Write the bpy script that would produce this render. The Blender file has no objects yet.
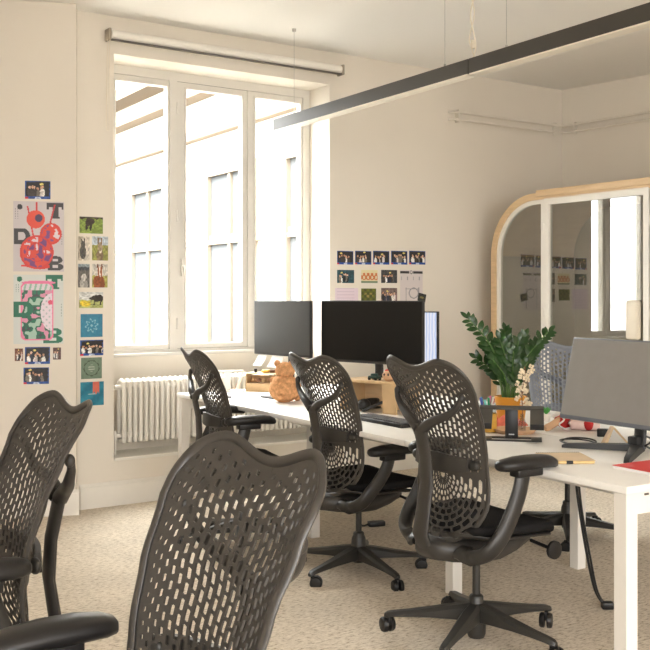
import bpy, bmesh, math, random
from math import sin, cos, pi, radians, sqrt, atan2
from mathutils import Vector, Matrix
C = bpy.context.scene.collection
S = bpy.context.scene
# ------------------------------------------------------------------ camera, world, light, exposure
H = 1.35; F = 984.0; HV = 295.0
cd = bpy.data.cameras.new('camera'); cam = bpy.data.objects.new('camera', cd); C.objects.link(cam)
cam.location = (0, 0, H); cam.rotation_euler = (pi/2, 0, 0)
cd.sensor_width = 36; cd.sensor_fit = 'HORIZONTAL'; cd.lens = F/650*36; cd.shift_y = -(325-HV)/650
cd.clip_start = 0.05; cd.clip_end = 200
S.camera = cam
S.view_settings.view_transform = 'Standard'; S.view_settings.look = 'None'
S.view_settings.gamma = 1; S.view_settings.use_curve_mapping = False
S.view_settings.exposure = 1.70
wd = bpy.data.worlds.new('sky'); S.world = wd; wd.use_nodes = True
wn_ = wd.node_tree; bg_ = wn_.nodes['Background']
tcw = wn_.nodes.new('ShaderNodeTexCoord'); sx = wn_.nodes.new('ShaderNodeSeparateXYZ'); wn_.links.new(tcw.outputs['Generated'], sx.inputs[0])
mr = wn_.nodes.new('ShaderNodeMapRange'); mr.interpolation_type = 'SMOOTHSTEP'
mr.inputs['From Min'].default_value = .02; mr.inputs['From Max'].default_value = .75; mr.inputs['To Min'].default_value = 0; mr.inputs['To Max'].default_value = 9.5
wn_.links.new(sx.outputs['Z'], mr.inputs['Value']); m0 = wn_.nodes.new('ShaderNodeMapRange'); m0.inputs['From Min'].default_value = -.35; m0.inputs['From Max'].default_value = .0; m0.inputs['To Min'].default_value = .5; m0.inputs['To Max'].default_value = 3.2
wn_.links.new(sx.outputs['Z'], m0.inputs['Value']); ad = wn_.nodes.new('ShaderNodeMath'); wn_.links.new(mr.outputs[0], ad.inputs[0]); wn_.links.new(m0.outputs[0], ad.inputs[1])
wn_.links.new(ad.outputs[0], bg_.inputs[1])
bg_.inputs[0].default_value = (.985, .985, .98, 1)      # hazy daylight, brighter towards the zenith
def area(name, loc, direction, sx, sy, power, col):
    l = bpy.data.lights.new(name, 'AREA'); l.shape = 'RECTANGLE'; l.size = sx; l.size_y = sy
    l.energy = power; l.color = col
    o = bpy.data.objects.new(name, l); C.objects.link(o); o.location = loc
    o.rotation_euler = Vector(direction).to_track_quat('-Z', 'Z').to_euler()
    return o
W0 = Vector((-1.513, 6.213)); TW = atan2(.555, .832)
wx = Vector((cos(TW), sin(TW))); wn = Vector((-sin(TW), cos(TW)))
def wp(t, d, z): v = W0 + wx*t + wn*d; return Vector((v.x, v.y, z))
# sky portals: the daylight enters by the window of the photo and by the windows behind the camera
def portal(name, loc, direction, sx, sy):
    o = area(name, loc, direction, sx, sy, 1, (1, 1, 1)); o.data.cycles.is_portal = True
portal('sky_portal_window', wp(1.02, .34, 1.9), (-wn.x, -wn.y, 0), 1.7, 1.96)
REAR = [(-1.2, .6), (2.3, 5.0)]
for i, (a, b) in enumerate(REAR):
    portal('sky_portal_rear', ((a+b)/2, -2.85, 1.75), (0, 1, 0), b-a, 2.3)

# ------------------------------------------------------------------ coordinate helpers
def at(u, v, z):                       # point at height z seen at u, v
    Y = (H-z)*F/(v-HV); return Vector(((u-325)/F*Y, Y, z))
def onwall(u, v, o, d):                # (run, height) on a vertical wall through o along d
    k = (u-325)/F; t = (k*o[1]-o[0])/(d[0]-k*d[1]); Y = o[1]+t*d[1]
    return t, H-(v-HV)*Y/F
ZT = .716; TD = radians(32.0)
ex = Vector((cos(TD), sin(TD))); ey = Vector((-sin(TD), cos(TD)))     # across the bench, along the bench away
K = Vector((.996, 3.248))
def dp(b, a, z=ZT): v = K+ex*b+ey*a; return Vector((v.x, v.y, z))

# ------------------------------------------------------------------ materials
MATS = {}
def mat(name, col, rough=.5, metal=0, spec=.5, noise=0, nscale=20, bump=0, bscale=200, coat=0, trans=0, emit=0, stretch=None):
    if name in MATS: return MATS[name]
    m = bpy.data.materials.new(name); m.use_nodes = True; nt = m.node_tree; b = nt.nodes['Principled BSDF']
    c = (col[0], col[1], col[2], 1)
    b.inputs['Base Color'].default_value = c; b.inputs['Roughness'].default_value = rough
    b.inputs['Metallic'].default_value = metal; b.inputs['Specular IOR Level'].default_value = spec
    b.inputs['Coat Weight'].default_value = coat; b.inputs['Transmission Weight'].default_value = trans
    if emit: b.inputs['Emission Color'].default_value = c; b.inputs['Emission Strength'].default_value = emit
    tc = nt.nodes.new('ShaderNodeTexCoord'); mp = nt.nodes.new('ShaderNodeMapping')
    nt.links.new(tc.outputs['Object'], mp.inputs[0])
    if stretch: mp.inputs['Scale'].default_value = stretch
    n = nt.nodes.new('ShaderNodeTexNoise'); n.inputs['Scale'].default_value = nscale; n.inputs['Detail'].default_value = 4
    nt.links.new(mp.outputs[0], n.inputs['Vector'])
    r = nt.nodes.new('ShaderNodeValToRGB'); k = noise if noise else .03
    r.color_ramp.elements[0].position = .3; r.color_ramp.elements[1].position = .7
    r.color_ramp.elements[0].color = (c[0]*(1-k), c[1]*(1-k), c[2]*(1-k), 1)
    r.color_ramp.elements[1].color = (min(1, c[0]*(1+k)), min(1, c[1]*(1+k)), min(1, c[2]*(1+k)), 1)
    nt.links.new(n.outputs['Fac'], r.inputs[0]); nt.links.new(r.outputs[0], b.inputs['Base Color'])
    if bump:
        n2 = nt.nodes.new('ShaderNodeTexNoise'); n2.inputs['Scale'].default_value = bscale
        nt.links.new(mp.outputs[0], n2.inputs['Vector'])
        bp = nt.nodes.new('ShaderNodeBump'); bp.inputs['Strength'].default_value = bump; bp.inputs['Distance'].default_value = .002
        nt.links.new(n2.outputs['Fac'], bp.inputs['Height']); nt.links.new(bp.outputs[0], b.inputs['Normal'])
    MATS[name] = m; return m
def s2l(c): return tuple(((x/255)/12.92 if x/255 <= .04045 else ((x/255+.055)/1.055)**2.4) for x in c)

m_wall = mat('wall_paint', (.79, .73, .64), .85, spec=.2, noise=.015, nscale=2, bump=.15, bscale=60)
m_ceil = mat('ceiling_paint', (.86, .835, .79), .9, spec=.1, noise=.01, nscale=1)
m_white = mat('white_gloss_paint', (.83, .79, .72), .45, spec=.4, noise=.01)
m_winw = mat('window_paint', (.70, .67, .62), .4, spec=.4, noise=.015, nscale=8)
m_desk = mat('desk_laminate', (.82, .79, .74), .42, spec=.4, noise=.01)
m_leg = mat('desk_leg_paint', (.82, .78, .72), .4, noise=.01)
m_mesh = mat('chair_back_polymer', (.050, .044, .038), .38, spec=.5, noise=.05, nscale=5)
m_frame = mat('chair_frame_polymer', (.036, .032, .028), .42, spec=.45, noise=.05)
m_blk = mat('black_plastic', (.012, .011, .011), .4, spec=.4)
m_arm = mat('black_soft_pad', (.012, .011, .011), .36, spec=.45)
m_fab = mat('seat_fabric', (.013, .012, .012), .85, spec=.15, bump=.4, bscale=500)
m_chrome = mat('brushed_steel', (.45, .44, .42), .3, metal=1)
m_base = mat('chair_base_polymer', (.026, .024, .021), .42)
m_blue = mat('blue_grey_polymer', (.20, .215, .25), .45)
m_blue2 = mat('blue_grey_frame', (.15, .165, .20), .45)
m_wood = mat('pale_birch', (.70, .50, .29), .5, noise=.08, nscale=6, stretch=(1, 1, 8))
m_ply = mat('plywood', (.62, .42, .22), .55, noise=.1, nscale=10)
m_card = mat('kraft_card', (.64, .49, .32), .8, noise=.06)
m_paper = mat('white_paper', (.85, .83, .80), .8)
m_lamp = mat('lamp_profile_grey', (.052, .046, .038), .5)
m_teddy = mat('orange_plush', (.62, .32, .15), .95, spec=.1, noise=.25, nscale=60, bump=1, bscale=120)
m_screenk = mat('black_screen', (.006, .006, .006), .3, spec=.35)
m_screen1 = mat('dark_grey_screen', (.03, .03, .03), .35, spec=.6)
m_screen3 = mat('screen_painted_reflection', (.24, .225, .21), .45, spec=.5)  # screen is off; the white wall's reflection is put into the grey base colour
m_bezel = mat('monitor_shell', (.02, .02, .021), .45)
m_bezel3 = mat('blue_grey_bezel', (.13, .14, .165), .4)
m_pot = mat('ochre_pot', (.68, .29, .02), .5, noise=.05)
m_leaf = mat('glossy_leaf', (.016, .055, .010), .3, spec=.5, noise=.35, nscale=18)
m_stem = mat('green_stem', (.07, .15, .03), .5)
m_soil = mat('potting_soil', (.035, .022, .014), .95, bump=1, bscale=80)
m_red = mat('red_cloth', (.50, .02, .02), .8, noise=.15, nscale=40, bump=.6, bscale=150)
m_redbook = mat('red_cover', (.62, .03, .025), .45)
m_pink = mat('salmon_cloth', (.72, .17, .10), .85, noise=.25, nscale=30, bump=.5)
m_tan = mat('tan_cloth', (.62, .38, .22), .85, noise=.08)
m_cream = mat('cream_plastic', (.78, .70, .57), .5)
m_yel = mat('yellow_plastic', (.75, .42, .06), .45)
m_green = mat('green_plastic', (.03, .28, .13), .45)
m_petal = mat('cream_petal', (.78, .66, .48), .7, noise=.15, nscale=80)
m_brown = mat('brown_twig', (.22, .10, .05), .8)
m_felt = mat('grey_felt', (.40, .37, .29), .95, spec=.1, noise=.05, nscale=50)

def glass(name, tint, refl=1.0, ior=1.45):
    m = bpy.data.materials.new(name); m.use_nodes = True; nt = m.node_tree; nt.nodes.clear()
    o = nt.nodes.new('ShaderNodeOutputMaterial'); t = nt.nodes.new('ShaderNodeBsdfTransparent'); g = nt.nodes.new('ShaderNodeBsdfGlossy')
    t.inputs[0].default_value = (*tint, 1); g.inputs['Roughness'].default_value = .0
    fr = nt.nodes.new('ShaderNodeFresnel'); fr.inputs[0].default_value = ior
    mu = nt.nodes.new('ShaderNodeMath'); mu.operation = 'MULTIPLY'; mu.inputs[1].default_value = refl; mu.use_clamp = True
    nt.links.new(fr.outputs[0], mu.inputs[0])
    ge = nt.nodes.new('ShaderNodeNewGeometry'); iv = nt.nodes.new('ShaderNodeMath'); iv.operation = 'SUBTRACT'; iv.inputs[0].default_value = 1
    m3 = nt.nodes.new('ShaderNodeMath'); m3.operation = 'MULTIPLY'
    nt.links.new(ge.outputs['Backfacing'], iv.inputs[1]); nt.links.new(mu.outputs[0], m3.inputs[0]); nt.links.new(iv.outputs[0], m3.inputs[1])
    mx = nt.nodes.new('ShaderNodeMixShader'); nt.links.new(m3.outputs[0], mx.inputs[0])      # only the outer faces of a pane reflect
    nt.links.new(t.outputs[0], mx.inputs[1]); nt.links.new(g.outputs[0], mx.inputs[2]); nt.links.new(mx.outputs[0], o.inputs[0])
    MATS[name] = m; return m
m_glass = glass('window_glass', (.97, .98, .97), 1.0)
m_booth = glass('booth_glass', (.80, .80, .74), 6.0, 1.5)
m_clear = glass('clear_plastic', (.9, .92, .93), 1.3)

def carpet():
    m = bpy.data.materials.new('woven_carpet'); m.use_nodes = True; nt = m.node_tree; b = nt.nodes['Principled BSDF']
    b.inputs['Roughness'].default_value = .95; b.inputs['Specular IOR Level'].default_value = .08
    tc = nt.nodes.new('ShaderNodeTexCoord'); mp = nt.nodes.new('ShaderNodeMapping'); mp.inputs['Rotation'].default_value = (0, 0, -TW)
    nt.links.new(tc.outputs['Object'], mp.inputs[0])
    m2 = nt.nodes.new('ShaderNodeMapping'); m2.inputs['Scale'].default_value = (34, 85, 1); nt.links.new(mp.outputs[0], m2.inputs[0])
    n = nt.nodes.new('ShaderNodeTexNoise'); n.inputs['Scale'].default_value = 1; n.inputs['Detail'].default_value = 5; n.inputs['Roughness'].default_value = .75
    nt.links.new(m2.outputs[0], n.inputs['Vector'])
    r = nt.nodes.new('ShaderNodeValToRGB'); e = r.color_ramp.elements
    e[0].position = .36; e[0].color = (.36, .28, .20, 1); e[1].position = .60; e[1].color = (.80, .715, .60, 1)
    x = r.color_ramp.elements.new(.47); x.color = (.68, .59, .475, 1)
    nt.links.new(n.outputs['Fac'], r.inputs[0])
    n2 = nt.nodes.new('ShaderNodeTexNoise'); n2.inputs['Scale'].default_value = 3.0; n2.inputs['Detail'].default_value = 3
    nt.links.new(mp.outputs[0], n2.inputs['Vector'])
    mx = nt.nodes.new('ShaderNodeMix'); mx.data_type = 'RGBA'; mx.blend_type = 'MULTIPLY'; mx.inputs[0].default_value = .35
    r2 = nt.nodes.new('ShaderNodeValToRGB'); r2.color_ramp.elements[0].position = .35; r2.color_ramp.elements[0].color = (.72, .72, .72, 1); r2.color_ramp.elements[1].position = .65
    nt.links.new(n2.outputs['Fac'], r2.inputs[0]); nt.links.new(r.outputs[0], mx.inputs[6]); nt.links.new(r2.outputs[0], mx.inputs[7])
    nt.links.new(mx.outputs[2], b.inputs['Base Color'])
    bp = nt.nodes.new('ShaderNodeBump'); bp.inputs['Strength'].default_value = .6; bp.inputs['Distance'].default_value = .004
    nt.links.new(n.outputs['Fac'], bp.inputs['Height']); nt.links.new(bp.outputs[0], b.inputs['Normal'])
    return m
m_carpet = carpet()
m_vc = bpy.data.materials.new('printed_paper'); m_vc.use_nodes = True
_a = m_vc.node_tree.nodes.new('ShaderNodeAttribute'); _a.attribute_name = 'ink'
m_vc.node_tree.links.new(_a.outputs['Color'], m_vc.node_tree.nodes['Principled BSDF'].inputs['Base Color'])
m_vc.node_tree.nodes['Principled BSDF'].inputs['Roughness'].default_value = .45

# ------------------------------------------------------------------ mesh builder
def catmull(P, n=6):
    P = [Vector(p) for p in P]; out = []
    for i in range(len(P)-1):
        p0 = P[max(i-1, 0)]; p1 = P[i]; p2 = P[i+1]; p3 = P[min(i+2, len(P)-1)]
        for k in range(n):
            t = k/n
            out.append(.5*((2*p1)+(p2-p0)*t+(2*p0-5*p1+4*p2-p3)*t*t+(3*p1-p0-3*p2+p3)*t**3))
    out.append(P[-1]); return out
class MB:
    def __init__(s): s.V = []; s.F = []
    def add(s, V, Fc, M=None):
        k = len(s.V)
        for v in V: s.V.append(tuple(M @ Vector(v)) if M is not None else tuple(v))
        for f in Fc: s.F.append(tuple(i+k for i in f))
        return s
    def box(s, x0, x1, y0, y1, z0, z1, M=None, bev=0, seg=2):
        if bev <= 0:
            V = [(x, y, z) for z in (z0, z1) for y in (y0, y1) for x in (x0, x1)]
            return s.add(V, [(0, 2, 3, 1), (4, 5, 7, 6), (0, 1, 5, 4), (2, 6, 7, 3), (0, 4, 6, 2), (1, 3, 7, 5)], M)
        bm = bmesh.new(); bmesh.ops.create_cube(bm, size=1)
        for v in bm.verts:
            v.co = ((x0+x1)/2+v.co.x*(x1-x0), (y0+y1)/2+v.co.y*(y1-y0), (z0+z1)/2+v.co.z*(z1-z0))
        bmesh.ops.bevel(bm, geom=bm.edges[:], offset=bev, segments=seg, profile=.5, affect='EDGES')
        bm.verts.index_update()
        s.add([v.co.copy() for v in bm.verts], [tuple(v.index for v in f.verts) for f in bm.faces], M); bm.free(); return s
    def loft(s, rings, cap=True, closed=False, M=None):
        n = len(rings[0]); V = [p for r in rings for p in r]; Fc = []
        m = len(rings)
        for i in range(m if closed else m-1):
            for j in range(n):
                a = i*n+j; b = i*n+(j+1) % n; c = ((i+1) % m)*n+(j+1) % n; d = ((i+1) % m)*n+j
                Fc.append((a, b, c, d))
        if cap and not closed:
            Fc.append(tuple(range(n-1, -1, -1))); Fc.append(tuple((m-1)*n+j for j in range(n)))
        return s.add(V, Fc, M)
    def tube(s, P, r, n=8, closed=False, flat=None, up=None, M=None):
        P = [Vector(p) for p in P]; m = len(P); rings = []; U = None
        for i, p in enumerate(P):
            if closed: d = (P[(i+1) % m]-P[i-1])
            else: d = P[min(i+1, m-1)]-P[max(i-1, 0)]
            d.normalize()
            if up is not None: U = Vector(up)
            elif U is None: U = Vector((0, 0, 1)) if abs(d.z) < .9 else Vector((1, 0, 0))
            A = (U-d*U.dot(d))
            if A.length < 1e-5: A = d.orthogonal()
            A.normalize(); B = d.cross(A); U = A
            rr = r[i] if isinstance(r, list) else r
            if not isinstance(rr, (list, tuple)): rr = (rr, rr)
            rings.append([p+A*(cos(2*pi*k/n)*rr[0])+B*(sin(2*pi*k/n)*rr[1]) for k in range(n)])
        return s.loft(rings, closed=closed, M=M)
    def cyl(s, p, q, r, n=16): return s.tube([p, q], r, n)
    def lathe(s, prof, n=20, M=None):
        rings = [[(r*cos(2*pi*k/n), r*sin(2*pi*k/n), z) for k in range(n)] for r, z in prof]
        return s.loft(rings, M=M)
    def ell(s, c, r, M=None, nu=14, nv=9):
        rings = []
        for i in range(nv):
            a = -pi/2+pi*(i+.5)/nv if 0 else -pi/2+.12+(pi-.24)*i/(nv-1)
            rings.append([(c[0]+r[0]*cos(a)*cos(2*pi*k/nu), c[1]+r[1]*cos(a)*sin(2*pi*k/nu), c[2]+r[2]*sin(a)) for k in range(nu)])
        return s.loft(rings, M=M)
    def wall(s, x0, x1, z0, z1, y0, y1, holes):     # slab in local x/z with rectangular holes
        xs = sorted(set([x0, x1]+[h[0] for h in holes]+[h[1] for h in holes]))
        for a, b in zip(xs, xs[1:]):
            hs = sorted([(h[2], h[3]) for h in holes if h[0] <= a and h[1] >= b]); z = z0
            for h0, h1 in hs:
                if h0 > z: s.box(a, b, y0, y1, z, h0)
                z = h1
            if z < z1: s.box(a, b, y0, y1, z, z1)
        return s
def T(x=0, y=0, z=0, rz=0, ry=0, rx=0):
    return Matrix.Translation((x, y, z)) @ Matrix.Rotation(rz, 4, 'Z') @ Matrix.Rotation(ry, 4, 'Y') @ Matrix.Rotation(rx, 4, 'X')
def part(name, mb, m, parent=None, smooth=40, loc=None, rz=0, solid=0):
    me = bpy.data.meshes.new(name); me.from_pydata(mb.V, [], mb.F); me.update()
    bm = bmesh.new(); bm.from_mesh(me); bmesh.ops.recalc_face_normals(bm, faces=bm.faces)
    if solid: bmesh.ops.solidify(bm, geom=bm.faces[:], thickness=solid)
    bm.to_mesh(me); bm.free()
    me.materials.append(m)
    if smooth:
        me.shade_smooth(); me.set_sharp_from_angle(angle=radians(smooth))
    o = bpy.data.objects.new(name, me); C.objects.link(o)
    if parent is not None: o.parent = parent
    if loc is not None: o.location = loc
    if rz: o.rotation_euler = (0, 0, rz)
    return o
def tag(o, label, cat, group=None):
    o['label'] = label; o['category'] = cat
    if group: o['group'] = group
    return o
def thing(name, label, cat, loc=(0, 0, 0), rz=0, group=None):
    o = bpy.data.objects.new(name, None); C.objects.link(o); o.empty_display_size = .1
    o.location = loc; o.rotation_euler = (0, 0, rz); return tag(o, label, cat, group)
def struct(name, mb, m, parent=None, smooth=0, loc=None, rz=0):
    o = part(name, mb, m, parent, smooth, loc, rz)
    if parent is None: o['kind'] = 'structure'
    return o
def kids(o): return [c for c in bpy.data.objects if c.parent == o]
def dup(o, parent=None):
    c = o.copy(); C.objects.link(c)
    if parent is not None: c.parent = parent; c.matrix_parent_inverse = o.matrix_parent_inverse.copy()
    for k in kids(o): dup(k, c)
    return c

# ------------------------------------------------------------------ the room
rd = Vector((885, -984)).normalized(); RC = Vector((2.073, 8.605)); CZ = 3.14
PW = Vector((-1.531, 6.05)); pd = Vector((.98, .2)).normalized()
WW = Vector((wp(0, 0, 0).x, wp(0, 0, 0).y))
e5 = RC+rd*5.5; e6 = PW-pd*3.1; q1 = wp(4.5, .2, 0); q2 = wp(-.05, .2, 0)
foot = [(e6.x-.2, -2.85), (e5.x+.2, -2.85), (e5.x+.2, e5.y+.2), (RC.x+.45, RC.y+.1), (q1.x, q1.y), (q2.x, q2.y), (e6.x-.2, e6.y+.2)]
struct('floor', MB().loft([[(x, y, -.12) for x, y in foot], [(x, y, 0) for x, y in foot]]), m_carpet)
struct('ceiling', MB().loft([[(x, y, CZ) for x, y in foot], [(x, y, CZ+.15) for x, y in foot]]), m_ceil)
WO = (.189, 1.859, .30, 2.90)
mb = MB().wall(-.06, 4.33, 0, CZ, 0, .36, [WO]); mb.box(WO[0]-.03, WO[1]+.03, .30, .36, .28, .955)
struct('wall_window', mb, m_wall, loc=(W0.x, W0.y, 0), rz=TW)
TR_ = atan2(rd.y, rd.x)
mb = MB().box(-.05, 5.6, 0, .3, 0, CZ); struct('wall_right', mb, m_wall, loc=(RC.x, RC.y, 0), rz=TR_)
e5 = RC+rd*5.5
struct('wall_far_right', MB().box(e5.x, e5.x+.3, -2.9, e5.y+.1, 0, CZ), m_wall)
TP = atan2(pd.y, pd.x)
mb = MB().box(-3.2, 0, 0, .45, 0, CZ); struct('wall_left', mb, m_wall, loc=(PW.x, PW.y, 0), rz=TP)
e6 = PW-pd*3.1
struct('wall_far_left', MB().box(e6.x-.3, e6.x, -2.9, e6.y+.1, 0, CZ), m_wall)
mb = MB().wall(e6.x-.3, e5.x+.3, 0, CZ, -2.9, -2.6, [(a, b, .6, 2.9) for a, b in REAR]); struct('wall_back', mb, m_wall)
# baseboards
def bboard(name, x0, x1, loc, rz, h=.125, t=.022):
    mb = MB().box(x0, x1, -t, 0, 0, h-.02).box(x0, x1, -t*.6, 0, h-.02, h-.006).box(x0, x1, -t*.3, 0, h-.006, h)
    struct(name, mb, m_white, loc=loc, rz=rz)
bboard('baseboard_window', -.04, 4.3, (W0.x, W0.y, 0), TW, .155)
bboard('baseboard_left', -3.1, 0.02, (PW.x, PW.y, 0), TP, .155)
bboard('baseboard_right', 0, 5.5, (RC.x, RC.y, 0), TR_)
struct('trim_1', MB().box(WO[0], WO[1], -.012, .30, .285, .303, bev=.003), m_white, loc=(W0.x, W0.y, 0), rz=TW)

# ------------------------------------------------------------------ window
win = bpy.data.objects.new('window_1', None); C.objects.link(win); win['kind'] = 'structure'
win.location = (W0.x, W0.y, 0); win.rotation_euler = (0, 0, TW)
fz0, fz1 = .95, 2.90
mb = MB().box(.189, .24, .27, .35, fz0, fz1).box(1.80, 1.859, .27, .35, fz0, fz1).box(.24, 1.80, .27, .35, 2.84, fz1).box(.24, 1.80, .27, .35, fz0, .975)
mb.box(.70, .757, .262, .345, .975, 2.84)
struct('window_frame', mb, m_winw, win)
struct('window_sill', MB().box(.189, 1.859, .225, .30, .935, .955, bev=.004), m_winw, win)
def sash(t0, t1, g0, g1, y0=.275, y1=.325, gz0=1.01, gz1=2.795):
    mb = MB().wall(t0, t1, .977, 2.838, y0, y1, [(g0, g1, gz0, gz1)])
    mb.box(g0-.012, g0, y0-.006, y0, gz0-.012, gz1+.012).box(g1, g1+.012, y0-.006, y0, gz0-.012, gz1+.012)
    mb.box(g0, g1, y0-.006, y0, gz0-.012, gz0).box(g0, g1, y0-.006, y0, gz1, gz1+.012)
    s = part('window_sash', mb, m_winw, win, 0)
    part('pane', MB().box(g0-.005, g1+.005, (y0+y1)/2-.002, (y0+y1)/2+.002, gz0-.005, gz1+.005), m_glass, s, 0)
    return s
sash(.242, .698, .31, .685)
s2 = sash(.762, 1.327, .830, 1.274)
sash(1.332, 1.798, 1.388, 1.775)
mb = MB().box(1.318, 1.345, .262, .275, .98, 2.835)
part('meeting_stile', mb, m_winw, win, 0)
mb = MB().box(.788, .806, .258, .275, 1.48, 1.60, bev=.004).tube(catmull([(.797, .262, 1.55), (.797, .235, 1.55), (.80, .225, 1.53), (.806, .225, 1.45)]), .008)
part('handle', mb, m_winw, win)
mb = MB()
for z in (1.15, 1.9, 2.65):
    part('hinge', MB().cyl((.759, .262, z-.04), (.759, .262, z+.04), .008, 8), m_winw, win)

m_gapshade = mat('sash_gap_dark', (.10, .085, .07), .8)  # dark strips stand in for the shade in the gap round the sash
part('sash_gap_shade', MB().box(.7572, .7618, .272, .30, .98, 2.838), m_gapshade, win, 0)
part('sash_gap_shade', MB().box(.7618, 1.327, .272, .30, 2.8382, 2.8398), m_gapshade, win, 0)
part('sash_gap_shade', MB().box(.7618, 1.327, .272, .30, .9752, .9768), m_gapshade, win, 0)
# ------------------------------------------------------------------ courtyard outside
m_fac = mat('facade_render', (.82, .76, .66), .9, noise=.03, nscale=1.5)
m_fac2 = mat('facade_cornice', (.17, .13, .09), .9, noise=.05)
m_sur = mat('stone_surround', (.19, .16, .125), .9, spec=.1, noise=.08)
m_out = mat('outer_window_dark', (.10, .105, .11), .9, spec=0)
FD = Vector((-.53, .848)); FO = Vector((.50, 8.1)); FA = atan2(FD.y, FD.x)
fac = thing('facing_building', 'pale courtyard building wing seen through the tall window', 'building', (FO.x, FO.y, 0), FA)
part('wall', MB().box(-.2, 12, -.3, 0, -6, 4.0), m_fac, fac, 0)
mb = MB().box(-.2, 12, 0, .10, 3.1, 3.2).box(-.2, 12, 0, .2, 3.55, 3.62).box(-.2, 12, 0, .28, 3.85, 4.0).box(-.2, 12, 0, .05, 1.9, 1.95)
part('cornice', mb, m_fac2, fac, 0)
for k, x in enumerate((.55, 2.3, 4.6, 7.2, 9.8)):
    fr = part('window_surround', MB().box(x-.07, x, 0, .06, .4, 2.65).box(x+1.0, x+1.07, 0, .06, .4, 2.65).box(x-.07, x+1.07, 0, .06, 2.65, 2.75).box(x-.1, x+1.1, 0, .12, .3, .4).box(x+.47, x+.53, .01, .045, .4, 2.65).box(x, x+1.0, .01, .04, 1.95, 2.0), m_sur, fac, 0)
    part('pane', MB().box(x, x+1.0, .002, .012, .4, 2.65), m_out, fr, 0)

# ------------------------------------------------------------------ radiator
rad = thing('column_radiator', 'cream column radiator in the recess under the tall window', 'radiator', (W0.x, W0.y, 0), TW)
mb = MB()
for i in range(39):
    x = .285+i*.0385
    P = [(x, .07, .405), (x, .07, .765)]
    mb.tube(catmull([(x, .066, .40), (x, .064, .42), (x, .064, .75), (x, .07, .775), (x, .105, .787), (x, .14, .775), (x, .146, .75), (x, .146, .42), (x, .14, .40), (x, .105, .392)], 3), [(.0145, .0165)]*28, 8, closed=True, up=(1, 0, 0))
part('radiator_fins', mb, m_white, rad)
for z in (.745, .43): part('header_pipe', MB().cyl((.275, .105, z), (1.765, .105, z), .017, 10), m_white, rad)
part('air_vent', MB().cyl((.28, .105, .745), (.235, .105, .745), .016, 10), m_white, rad)
mb = MB().cyl((.245, .105, .43), (.28, .105, .43), .016, 10).cyl((.24, .105, .40), (.24, .105, .46), .014, 10).cyl((.24, .105, .46), (.24, .105, .303), .008, 8)
part('valve', mb, m_white, rad)
for x in (.6, 1.4): part('bracket', MB().box(x, x+.03, .146, .30, .70, .72), m_white, rad)

# ------------------------------------------------------------------ roller blind
bl = thing('roller_blind', 'rolled up white roller blind above the tall window', 'blind', (W0.x, W0.y, 0), TW)
mb = MB().tube([(.15, -.045, 3.008), (1.925, -.045, 3.008)], .031, 18); part('fabric_roll', mb, m_white, bl)
mb = MB().box(.15, 1.925, -.070, -.040, 2.9695, 2.977, bev=.002); part('bottom_bar', mb, mat('dark_bar', (.10, .085, .07), .5), bl)
m_brk = mat('bracket_grey', (.36, .31, .24), .5)
for x in (.135, 1.932):
    part('end_bracket', MB().box(x-.009, x+.009, -.08, 0, 2.967, 3.042, bev=.005), m_brk, bl)
mb = MB().tube(catmull([(.128, -.05, 3.0), (.125, -.04, 2.6), (.125, -.035, 2.42), (.133, -.035, 2.40), (.141, -.04, 2.42), (.141, -.04, 2.6), (.138, -.055, 3.0)], 4), .0022, 6)
part('pull_cord', mb, m_cream, bl)

# ------------------------------------------------------------------ heating pipes under the ceiling
for nm, zz, dd, lb in (('heating_pipe', 2.815, -.035, 'upper cream heating pipe running round the room corner'), ('heating_pipe', 2.757, -.035, 'lower cream heating pipe running round the room corner')):
    P = []
    p0 = wp(3.0, .02, zz+.0); P = [p0, wp(3.03, -.03, zz), wp(3.1, -.037, zz), wp(3.6, -.037, zz), wp(4.1, -.037, zz)]
    n2 = Vector((-rd.y, rd.x))*-1
    a = wp(4.24, -.05, zz); r1 = RC+rd*.12+n2*.037
    P += [a, Vector((r1.x, r1.y, zz))]
    for s_ in (.3, 1.2, 2.5, 4.5, 5.4):
        q = RC+rd*s_+n2*.037; P.append(Vector((q.x, q.y, zz+.012*min(s_, 1))))
    t = part(nm, MB().tube(catmull(P, 4), .0105, 10), m_wall, None); tag(t, lb, 'pipe', 'heating pipes')
cl = []
for t_ in (3.08, 4.2):
    a = wp(t_, -.012, 2.787); cl.append((a, TW))
for s_ in (.15, 1.5):
    q = RC+rd*s_+n2*.012; cl.append((Vector((q.x, q.y, 2.79)), TR_))
for i, (a, rz) in enumerate(cl):
    o = part('pipe_clip', MB().box(-.007, .007, -.036, .011, -.05, .05, bev=.002), m_wall, None, loc=a, rz=rz)
    tag(o, ['small cream pipe clip at the left start of the ceiling pipes', 'small cream pipe clip just left of the room corner', 'small cream pipe clip just right of the room corner', 'small cream pipe clip far along the right wall'][i], 'clip', 'pipe clips')

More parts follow.
